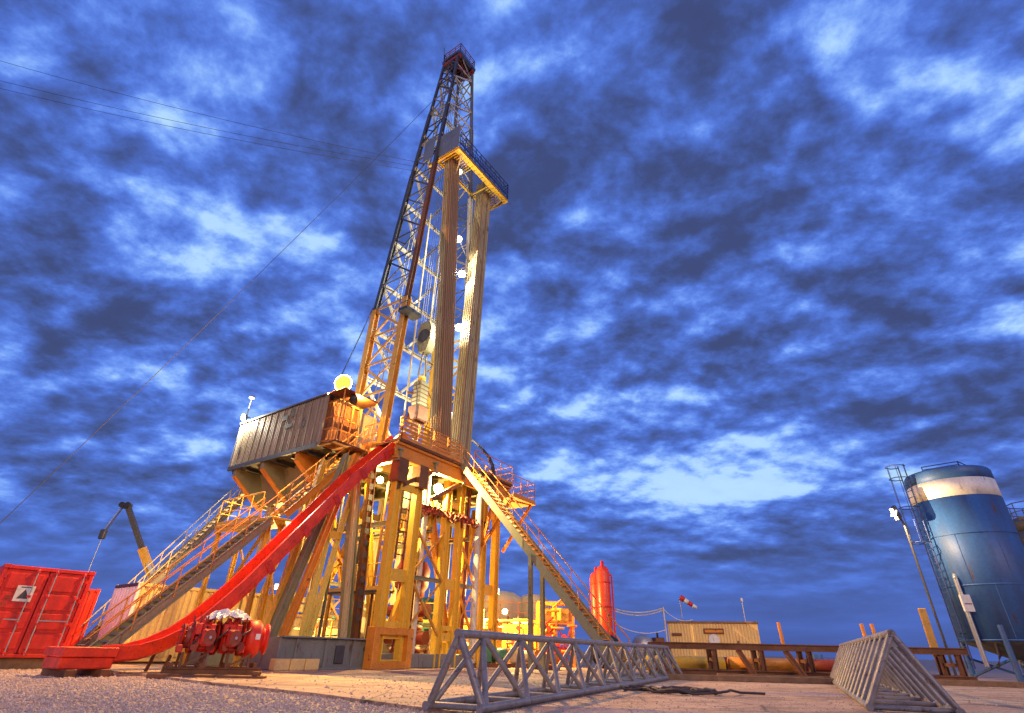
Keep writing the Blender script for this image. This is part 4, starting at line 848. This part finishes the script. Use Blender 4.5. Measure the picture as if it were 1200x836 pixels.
for i, (y, x0, x1, m) in enumerate(((1.9, -.5, 3.1, 'yellow'), (1.95, 3.3, 6.2, 'orange'), (2.6, .5, 5.5, 'redrust'), (1.9, 6.5, 9.3, 'redrust'), (2.7, 6.0, 11.5, 'galv'))):
    cs = thing('casing_pipe', ('yellow large pipe lying behind the left half of the low beam rack', 'orange large pipe lying behind the middle of the low beam rack', 'maroon large pipe lying farther behind the left of the low beam rack', 'maroon large pipe lying near the triangular rack at the right', 'galvanised large pipe lying behind the right end of the beam rack')[i], 'pipe', (x0, y, 0), kf)
    MB().lathe([(.24, 0), (.29, 0), (.29, x1-x0), (.24, x1-x0), (.24, x1-x0-.6)], (x0, y, .42), (1, 0, 0), 20).build('pipe_body', m, cs)
    for x in (x0+.4, x1-.4): MB().poly_prism([(x-.06, y-.36, 0), (x+.06, y-.36, 0), (x+.06, y+.36, 0), (x-.06, y+.36, 0)], (0, 0, .128)).build('chock', 'wood', cs)
for i, (x0, y0, x1, y1) in enumerate(((5.6, 21.2, 12.2, 20.6), (8.0, 22.9, 13.0, 22.0), (14.6, 22.2, 21.0, 21.0))):
    tm = thing('timber_baulk', ('long timber baulk lying in front of the beam rack', 'second timber baulk close to the feet of the beam rack', 'timber baulk lying right of the barred triangular rack')[i], 'timber', (x0, y0, 0))
    bar('baulk', (x0, y0, .09), (x1, y1, .09), .26, .17, 'wood', tm)
# coil of hose
for i in range(2):
    hc = thing('hose_coil', ('tangled dark hose loops on the pad beside the zigzag rack', 'smaller dark hose loop trailing left of the tangled loops')[i], 'hose', (4.1-.8*i, 14.1, 0))
    rnd = random.Random(9+i); pts = []
    for k in range(70 if i == 0 else 26):
        a = k*.36; rr = (.55+.2*math.sin(k*.21))*(1 if i == 0 else .6); pts.append((4.1-1.0*i+math.cos(a)*rr*1.15+.2*math.sin(k*.11), 14.1+.5*i+math.sin(a)*rr*.8, .035+.035*(k % 5)*.5))
    pts += [(4.1-1.0*i+1.4, 14.4, .035), (4.1-1.0*i+1.9, 14.2, .035)]
    MB().path(pts, .028, 6).build('hose_body', 'hose', hc)

# ================================================================== YELLOW CABIN, WINDSOCK, POSTS
cb = thing('site_cabin', 'sand yellow ribbed site cabin behind the low beam rack', 'cabin', (0, 0, 0), Frame(9.65, 34.9, -19))
CW, CD, CH = 4.95, 2.4, 2.45
for i in range(5): MB().corrugated((i*CW/5, 0, .12), ((i+1)*CW/5, 0, .12), CH-.2, .025, .16, (0, -1, 0)).build('wall_panel', 'ccont', cb)
box('end_wall', (CW-.04, 0, .12), (CW, CD, CH-.08), 'ccont', cb); box('end_wall', (0, .01, .12), (.04, CD, CH-.08), 'ccont', cb); box('rear_wall', (.04, CD-.04, .12), (CW-.04, CD, CH-.08), 'ccont', cb)
box('roof', (-.06, -.08, CH-.08), (CW+.06, CD+.06, CH+.04), 'wood', cb); box('base_frame', (0, 0, 0), (CW, CD, .12), 'brown', cb)
s = box('sign_board', (2.0, -.06, CH-.62), (3.1, -.03, CH-.34), 'signbrown', cb, 0); box('sign_band', (2.06, -.068, CH-.55), (3.04, -.061, CH-.41), 'orange', s, 0)
MB().lathe([(.30, 0), (.30, .02)], (2.5, -.06, CH-.92), (0, 1, 0), 20).build('round_plaque', 'white', cb)
box('vent', (.2, -.06, CH-.75), (.75, -.03, CH-.6), 'brown', cb, 0); box('vent', (3.75, -.06, CH-1.2), (3.83, -.03, CH-.95), 'brown', cb, 0)
tube('aerial', (4.4, 1.0, CH), (4.4, 1.0, CH+1.15), .03, 'white', cb, 6); MB().lathe([(.02, 0), (.08, .06), (.08, .2), (.02, .26)], (4.4, 1.0, CH+1.1), (0, 0, 1), 10).build('aerial_dome', 'white', cb)
wsn = thing('windsock', 'orange and white windsock streaming above the sand yellow cabin', 'windsock', (10.6, 35.5, 0))
tube('pole', (10.75, 35.5, 0), (10.75, 35.5, 3.85), .03, 'galv', wsn, 8)
for k in range(4):
    a, c_ = k/4, (k+1)/4; p = lerp((10.77, 35.45, 3.85), (11.65, 35.3, 3.25), a); q = lerp((10.77, 35.45, 3.85), (11.65, 35.3, 3.25), c_); L = (q-p).length
    MB().lathe([(.17-.07*a, 0), (.17-.07*c_, L-.005)], p, q-p, 14).build('sock_band', 'red' if k % 2 == 0 else 'white', wsn)
fp = thing('rope_post', 'thin post by the left corner of the sand cabin carrying slack lines', 'post', (9.4, 34.4, 0))
tube('post', (9.4, 34.4, 0), (9.35, 34.4, 3.2), .05, 'strut', fp, 8)
for i, (z0, z1, sg, m, r_) in enumerate(((3.15, 3.05, .25, 'strut', .035), (3.05, 2.95, .3, 'strut', .03), (2.0, 2.3, .35, 'white', .022))):
    MB().path([lerp((9.36, 34.4, z0), (6.1, 33.6, z1), k/12)-Vector((0, 0, sg*4*(k/12)*(1-k/12))) for k in range(13)], r_, 6).build('slack_line', m, fp)
MB().path([lerp((9.36, 34.4, 3.1), (11.2, 34.9, 2.6), k/10)-Vector((0, 0, 1.2*(k/10)*(1-k/10))) for k in range(11)], .02, 6).build('slack_line', 'white', fp)
tk = thing('plastic_tote', 'rounded pale grey tank beside the sand yellow cabin', 'tank', (7.9, 34.6, 0))
MB().lathe([(.55, 0), (.62, .05), (.62, 1.1), (.55, 1.4), (.3, 1.6), (.05, 1.65)], (8.0, 34.6, .1), (0, 0, 1), 20).build('tank_body', 'galv', tk); box('pallet', (7.35, 33.95, 0), (8.65, 35.25, .1), 'wood', tk)
tk2 = thing('generator_box', 'small dark generator box between the pale tank and the sand cabin', 'generator', (9.0, 34.9, 0))
box('enclosure', (8.75, 34.6, .1), (9.3, 35.6, 1.6), 'brown', tk2, .04); tube('exhaust', (9.0, 35.0, 1.6), (9.0, 35.0, 1.85), .06, 'black', tk2)

# ================================================================== RED VERTICAL VESSELS
for i, (x, y, hh) in enumerate(((5.42, 34.1, 5.0), (5.68, 33.3, 5.25))):
    v = thing('red_vessel', ('tall red pressure vessel left of the pair behind the side stair', 'tall red pressure vessel right of the pair behind the side stair')[i], 'vessel', (x, y, 0), WORLD, 'pair of red vessels')
    MB().lathe([(.1, .5), (.34, .62), (.40, .8), (.40, hh-.35), (.34, hh-.12), (.2, hh), (.1, hh+.04), (.1, hh+.3)], (x, y, 0), (0, 0, 1), 22).build('shell', 'redslide', v)
    for a in (0, 2.1, 4.2): bar('leg', (x+math.cos(a)*.34, y+math.sin(a)*.34, 0), (x+math.cos(a)*.34, y+math.sin(a)*.34, .9), .09, .09, 'redslide', v, 'L', (0, 1, 0))
    for z in (1.6, 3.0, 4.3): MB().lathe([(.40, 0), (.44, .01), (.44, .07), (.40, .08)], (x, y, z), (0, 0, 1), 22).build('band', 'red', v)
    tube('side_pipe', (x+.5, y-.1, .3), (x+.5, y-.1, hh-.5), .05, 'red', v); tube('pipe_elbow', (x+.5, y-.1, hh-.5), (x+.1, y, hh-.45), .05, 'red', v)

# ================================================================== YARD BEHIND THE RIG
def tank_unit(label, x, y, deg, L, Wd, H, m, rm, rail=True, z0=.0):
    f = Frame(x, y, deg); t = thing('mud_tank', label, 'tank', (0, 0, 0), f)
    n = max(2, round(L/1.5))
    for i in range(n): box('wall_panel', (i*L/n+.02, .0, .25), ((i+1)*L/n-.02, .06, H), m, t)
    for i in range(n+1): bar('stiffener', (i*L/n, -.04, .1), (i*L/n, -.04, H), .1, .1, m, t)
    box('tank_body', (0, .07, .2), (L, Wd, H-.02), m, t); box('skid_base', (-.1, 0, 0), (L+.1, Wd, .2), 'brown', t); box('deck', (-.1, -.1, H+.0), (L+.1, Wd+.1, H+.06), 'grey', t)
    if rail: railing(t, [(0, 0, H+.06), (L, 0, H+.06), (L, Wd, H+.06)], m=rm, step=1.2)
    return t
tank_unit('yellow mud tank with railings behind the right legs of the rig', -2.6, 35.5, 4, 5.6, 2.4, 2.2, 'yellow', 'orange')
tank_unit('green mud tank with railings seen between the rig legs', -9.5, 36.5, 2, 5.8, 2.4, 2.1, 'green', 'yellow')
tank_unit('cream mud tank with railings behind the left rig columns', -16.6, 37.5, 6, 6.2, 2.4, 2.3, 'cream', 'yellow')
tank_unit('long pale mud tank low behind the rig centre', -6.5, 33.8, 3, 5.0, 1.8, 1.3, 'strut', 'yellow', False)
wt = thing('storage_tank', 'cream round topped storage tank behind the yellow mud tank', 'tank', (-.3, 39.5, 0))
MB().lathe([(1.5, 0), (1.5, 3.6), (1.35, 3.95), (.8, 4.25), (.1, 4.35)], (-.3, 39.8, 0), (0, 0, 1), 28).build('shell', 'cream', wt); MB().lathe([(1.0, 0), (1.0, 3.8), (.8, 4.1), (.1, 4.2)], (1.9, 39.9, 0), (0, 0, 1), 24).build('side_shell', 'cream', wt)
for i, (x, y, hh, m) in enumerate(((-12.8, 39.5, 3.9, 'cream'), (-9.6, 40.0, 3.6, 'green'), (-5.6, 39.6, 3.8, 'green'))):
    v = thing('process_tank', ('cream dome topped tank behind the leaning rig columns', 'green tank behind the rig between the leaning columns and the near portal', 'green tank behind the rig right of the near portal')[i], 'tank', (x, y, 0))
    MB().lathe([(1.1, 0), (1.1, hh-.5), (.9, hh-.15), (.4, hh), (.05, hh+.03)], (x, y, 0), (0, 0, 1), 22).build('shell', m, v); tube('vent_pipe', (x+.3, y, hh-.1), (x+.3, y, hh+.6), .06, 'galv', v)
    for k in range(8): bar('ladder_rung', (x-.2, y-1.14, .4+k*.4), (x+.2, y-1.14, .4+k*.4), .04, .04, 'galv', v)
# shale shaker skid: orange framework
sh = thing('shaker_skid', 'cluttered orange pipework skid right of the yellow mud tank', 'machine skid', (3.2, 34.6, 0))
for x in (1.9, 2.9, 3.9):
    for y in (33.9, 35.3): bar('frame_post', (x, y, 0), (x, y, 3.3), .14, .14, 'orange', sh, 'I', (0, 1, 0))
for z in (.15, 1.2, 2.2, 3.25):
    for y in (33.9, 35.3): bar('frame_beam', (1.85, y, z), (3.95, y, z), .12, .16, 'orange', sh, 'I')
    for x in (1.9, 2.9, 3.9): bar('frame_tie', (x, 33.9, z), (x, 35.3, z), .1, .12, 'orange', sh, 'I')
for x in (1.9, 2.9): bar('frame_brace', (x, 33.9, .2), (x+1, 33.9, 2.2), .08, .08, 'red', sh, 'L'); bar('frame_brace', (x+1, 33.88, .2), (x, 33.88, 2.2), .08, .08, 'red', sh, 'L')
rnd = random.Random(4)
for i in range(14):
    x, z = rnd.uniform(1.9, 3.7), rnd.uniform(.4, 3.0); tube('manifold_pipe', (x, 33.7, z), (x+rnd.uniform(.3, .9), 33.7, z+rnd.choice((0, 0, .5))), .06, rnd.choice(['red', 'orange', 'redrust']), sh, 8)
for i in range(8):
    x, z = rnd.uniform(2.0, 3.7), rnd.uniform(.5, 2.9); tube('valve_wheel', (x, 33.55, z), (x, 33.6, z), .14, rnd.choice(['red', 'orange']), sh, 12)
box('shaker_box', (2.1, 34.1, 2.3), (3.7, 35.1, 3.0), 'yellow', sh, .04); box('pump_body', (2.2, 33.9, .25), (3.5, 34.9, 1.0), 'red', sh, .08)
eq = thing('hose_reel', 'dark hose reel under the foot of the side stair', 'reel', (5.2, 29.0, 0))
MB().lathe([(.25, 0), (.25, .06), (.75, .06), (.75, .1), (.25, .12), (.3, .8), (.75, .82), (.75, .86), (.2, .88)], (5.0, 29.0, .8), (0, 1, 0), 20).build('drum', 'black', eq)
for y in (28.95, 29.95):
    bar('stand_leg', (4.5, y, 0), (5.0, y, .8), .08, .08, 'grey', eq); bar('stand_leg', (5.5, y, 0), (5.0, y, .8), .08, .08, 'grey', eq)
# machinery on the pad among the legs
for i, (x, y, s, m) in enumerate(((-2.3, 29.6, 1.0, 'yellow'), (-.6, 30.8, .9, 'green'), (.9, 31.4, .8, 'cream'), (-7.9, 31.5, .9, 'yellow'), (2.0, 29.2, .7, 'orange'))):
    p = thing('pump_unit', ('yellow pump unit on the pad just right of the near portal', 'green pump unit behind the middle of the zigzag rack', 'cream pump unit behind the yellow column', 'yellow pump unit behind the grey skid', 'orange pump unit under the side stair')[i], 'pump', (x, y, 0))
    box('skid_base', (x-.9*s, y-.5*s, 0), (x+.9*s, y+.5*s, .18), 'brown', p); box('gear_case', (x-.8*s, y-.35*s, .18), (x-.05, y+.35*s, .18+.9*s), m, p, .06)
    tube('motor', (x, y, .18+.42*s), (x+.8*s, y, .18+.42*s), .34*s, m, p, 18); tube('shaft_guard', (x-.1, y, .18+.42*s), (x+.05, y, .18+.42*s), .22*s, 'red', p, 12)
    tube('outlet_pipe', (x-.4*s, y-.1, .18+.9*s), (x-.4*s, y-.1, .18+1.6*s), .09, 'strut', p, 10); tube('outlet_flange', (x-.4*s, y-.1, .18+1.55*s), (x-.4*s, y-.1, .18+1.65*s), .16, 'strut', p, 12)
def manifold(label, x0, x1, y, zmax, n, cols, seed):
    t = thing('pipe_manifold', label, 'pipework', ((x0+x1)/2, y, 0)); r = random.Random(seed)
    for k in range(max(2, int((x1-x0)/1.4))+1):
        x = x0+(x1-x0)*k/max(2, int((x1-x0)/1.4)); bar('stand', (x, y, 0), (x, y, zmax*r.uniform(.7, 1)), .09, .09, r.choice(cols), t, 'I', (0, 1, 0))
    for k in range(n):
        x, z = r.uniform(x0, x1-.4), r.uniform(.25, zmax); kind = r.random(); m = r.choice(cols)
        if kind < .45: tube('run_pipe', (x, y-.1, z), (min(x1, x+r.uniform(.4, 1.6)), y-.1, z), r.uniform(.035, .09), m, t, 8)
        elif kind < .75: tube('riser_pipe', (x, y-.22, .05), (x, y-.22, z), r.uniform(.035, .08), m, t, 8)
        elif kind < .9: tube('hand_wheel', (x, y-.34, z), (x, y-.30, z), r.uniform(.1, .17), m, t, 12); tube('valve_stem', (x, y-.3, z), (x, y-.1, z), .03, 'grey', t, 6)
        else: box('valve_body', (x-.14, y-.3, z-.14), (x+.14, y-.02, z+.16), m, t, .03)
manifold('tangle of yellow and red pipework in front of the yellow mud tank', -2.8, 1.6, 34.3, 3.0, 46, ['yellow', 'orange', 'red', 'strut', 'brown'], 11)
manifold('tangle of pale and green pipework behind the near portal', -6.6, -3.0, 32.0, 2.3, 34, ['strut', 'green', 'yellow', 'cream', 'brown'], 12)
manifold('tangle of yellow pipework behind the leaning rig columns', -14.5, -9.0, 34.0, 2.2, 40, ['yellow', 'cream', 'strut', 'orange', 'green'], 13)
for i, (x, y, a) in enumerate(((-13.4, 33.6, (.3, -.5, -.2)), (-.6, 33.2, (-.2, -.6, -.1)))):
    yl = thing('light_stand', ('yard light on a stand glowing behind the leaning rig columns', 'yard light on a stand glowing behind the rig legs by the yellow tank')[i], 'light stand', (x, y, 0), WORLD, 'yard lights behind the rig')
    tube('pole', (x, y, 0), (x, y, 3.6), .05, 'galv', yl, 8); box('lamp_head', (x-.2, y-.12, 3.6), (x+.2, y+.02, 3.9), 'galv', yl, .02); box('lamp_glass', (x-.18, y-.14, 3.62), (x+.18, y-.122, 3.88), 'lampw', yl, 0)
    light(yl, (x, y-.35, 3.7), (1.0, .62, .18), 5500, .03)

# ================================================================== SILOS
def silo(label, cx, cy, r, zt, zb, ladder, sm='blue'):
    t = thing('storage_silo', label, 'silo', (cx, cy, 0))
    MB().lathe([(r, zb), (r, zt-1.35)], (cx, cy, 0), (0, 0, 1), 48).build('shell', sm, t)
    MB().lathe([(r+.004, zt-1.35), (r+.004, zt-.55)], (cx, cy, 0), (0, 0, 1), 48).build('white_band' if ladder else 'top_band', 'white' if ladder else sm, t)
    MB().lathe([(r, zt-.55), (r, zt-.08), (r*.97, zt), (r*.5, zt+.06), (.05, zt+.1)], (cx, cy, 0), (0, 0, 1), 48).build('top_dome', sm, t)
    MB().lathe([(.22, .75), (.25, .9), (r*.985, zb-.02), (r*.985, zb)], (cx, cy, 0), (0, 0, 1), 40).build('hopper_cone', 'darkgrey', t)
    for z in (zb+.02, zb+2.1, zb+4.2): MB().lathe([(r, z), (r+.025, z+.01), (r+.025, z+.05), (r, z+.06)], (cx, cy, 0), (0, 0, 1), 48).build('seam_ring', sm, t)
    for k in range(7):
        a = 3.3+k*.42; tube('plate_seam', (cx+math.cos(a)*(r+.002), cy+math.sin(a)*(r+.002), zb+.1+(k % 2)*2.1), (cx+math.cos(a)*(r+.002), cy+math.sin(a)*(r+.002), zb+2.1+(k % 2)*2.1), .012, sm, t, 6)
    for k in range(4):
        a = math.pi/4+k*math.pi/2; x, y = cx+math.cos(a)*r*.97, cy+math.sin(a)*r*.97
        tube('support_leg', (x, y, 0), (x, y, zb+.6), .11, 'blue', t, 12)
        a2 = a+math.pi/2; bar('leg_brace', (x, y, .2), (cx+math.cos(a2)*r*.97, cy+math.sin(a2)*r*.97, .9), .08, .08, sm, t)
        box('leg_foot', (x-.22, y-.22, -.01), (x+.22, y+.22, .04), 'darkgrey', t, 0)
    if not ladder: 
        railing(t, [(cx+math.cos(k*math.pi/5)*r*.8, cy+math.sin(k*math.pi/5)*r*.8, zt+.05) for k in range(11)], m='darkgrey', h=.9, step=1)
        return t
    lx, ly = cx-r*.99-.28, cy+.1
    for s_ in (-.2, .2): tube('ladder_rail', (lx, ly+s_, .5), (lx, ly+s_, zt+.5), .028, 'bluerail', t, 8)
    for k in range(26): tube('ladder_rung', (lx, ly-.2, .7+k*.3), (lx, ly+.2, .7+k*.3), .015, 'bluerail', t, 6)
    for z in (zt-3.2, zt-1.6, zt-.2, zt+.4):
        MB().path([(lx+.05, ly-.22, z), (lx-.25, ly-.36, z), (lx-.62, ly-.25, z), (lx-.7, ly, z), (lx-.62, ly+.25, z), (lx-.25, ly+.36, z), (lx+.05, ly+.22, z)], .022, 6).build('cage_hoop', 'bluerail', t)
    for dx, dy in ((-.68, 0), (-.5, -.3), (-.5, .3)): tube('cage_bar', (lx+dx, ly+dy, zt-3.2), (lx+dx, ly+dy, zt+.4), .014, 'bluerail', t, 6)
    for z in (1.8, 4.0, 6.0, zt-.5): bar('ladder_stay', (lx, ly, z), (lx+.32, ly, z), .04, .04, 'bluerail', t)
    railing(t, [(cx-r*.7, cy-.2, zt+.03), (cx-.2, cy-r*.7, zt+.03), (cx+r*.7, cy-.3, zt+.03)], m='bluerail', h=.28, step=1, kick=False)
    # fill pipe down the front left, with a white tag box
    px, py = cx-r-.05, cy-.5
    tube('fill_pipe', (px, py, .6), (px, py, zb+2.4), .09, 'galv', t, 14); tube('fill_pipe', (px, py, zb+2.4), (px+.25, py+.25, zb+2.7), .09, 'galv', t, 14)
    bx_ = box('tag_box', (px-.22, py-.20, zb+1.1), (px+.22, py-.1, zb+1.75), 'white', t, .01); box('tag_line', (px-.14, py-.21, zb+1.38), (px+.16, py-.202, zb+1.42), 'redrust', bx_, 0)
    tube('air_pipe', (cx-.5, cy-r-.12, .2), (cx-.5, cy-r-.12, zb+.5), .08, 'galv', t, 12); tube('air_pipe', (cx-.5, cy-r-.12, .25), (cx-.1, cy-.2, .8), .08, 'galv', t, 12); tube('air_pipe', (cx+.25, cy-r-.1, .3), (cx+.25, cy-r-.1, zb+.1), .05, 'galv', t, 10)
    MB().path([(px+.3, py-.1, zb+.4), (px+.45, py-.3, zb+.1), (px+.4, py-.35, zb-.5), (px+.2, py-.3, zb-.9)], .06, 8).build('discharge_hose', 'hose', t)
    return t
silo('tall blue silo with a white band and caged ladder', 21.4, 25.0, 1.72, 8.7, 1.5, True)
silo('dark silo partly cut off at the right edge behind the banded one', 28.7, 28.6, 1.46, 7.4, 2.3, False, 'darkgrey')
lp = thing('lamp_post', 'slim leaning lamp post with a warm floodlight beside the blue silo', 'lamp post', (18.5, 24.87, 0))
tube('pole', (18.5, 24.87, 0), (18.47, 24.9, 6.3), .05, 'darkgrey', lp, 10); bar('lamp_arm', (18.47, 24.9, 6.3), (18.2, 24.75, 6.75), .07, .07, 'darkgrey', lp)
MB().box((-.22, -.08, -.3), (.22, .08, .3), .03, Matrix.Translation((18.12, 24.72, 6.75)) @ Matrix.Rotation(R(28), 4, 'Z') @ Matrix.Rotation(R(-28), 4, 'Y')).build('lamp_head', 'darkgrey', lp)
MB().box((-.05, -.15, -.14), (.0, .15, .14), .01, Matrix.Translation((18.0, 24.66, 6.70)) @ Matrix.Rotation(R(10), 4, 'Z') @ Matrix.Rotation(R(28), 4, 'Y')).build('lamp_glass', 'lampw', lp)
light(lp, (17.7, 24.5, 6.6), (1, .66, .32), 1100, .03)
yp = thing('yellow_post', 'flat yellow marker post standing behind the end of the beam rack', 'post', (17.9, 24.35, 0))
box('board', (17.75, 24.75, .9), (18.08, 24.83, 2.72), 'boom', yp, .02); bar('stake', (17.91, 24.87, 0), (17.91, 24.87, 1.6), .1, .08, 'brown', yp)
bn = thing('blue_drum', 'small blue drum on the pad between the beam rack and the barred rack', 'drum', (14.3, 27.0, 0))
MB().lathe([(.27, 0), (.29, .02), (.29, .28), (.305, .3), (.29, .32), (.29, .58), (.305, .6), (.29, .62), (.29, .88), (.27, .9)], (14.0, 27.0, 0), (0, 0, 1), 20).build('drum_body', 'blue', bn)

# ================================================================== WIRES
def wire(name, label, cat, p, q, r, sag, group=None):
    t = thing(name, label, cat, p, WORLD, group); p = Vector(p); q = Vector(q)
    MB().path([p.lerp(q, k/24)-Vector((0, 0, sag*4*(k/24)*(1-k/24))) for k in range(25)], r, 5).build('strand', 'darkgrey', t)
mw = RIG.m @ Vector((-1.45, -1.5, 42.4)); dd = Vector((-27.34, 29.19, 6.3))-mw; mg = mw+dd*((mw.z)/(-dd.z))
wire('guy_wire', 'long thin guy wire slanting from the upper mast down to the left', 'wire', mw, mg, .02, .6)
ma = RIG.m @ Vector((-1.8, -1.7, 34.2))
for i, q in enumerate(((-42.6, 26.1, 42.1), (-42.3, 26.7, 40.4), (-42.1, 26.9, 39.7))):
    wire('overhead_cable', ('topmost of the three overhead cables crossing the upper left sky', 'middle one of the three overhead cables crossing the upper left sky', 'lowest of the three overhead cables crossing the upper left sky')[i], 'cable', ma+Vector((0, 0, .6-.5*i)), q, .017, .5, 'overhead cables')
lw = RIG.m @ Vector((-2.5, -2.9, 20.2)); le = RIG.m @ Vector((-.6, -6.0, 11.9))
wire('stay_cable', 'short dark stay cable from the mast column to the doghouse roof', 'cable', lw, le, .03, .1)
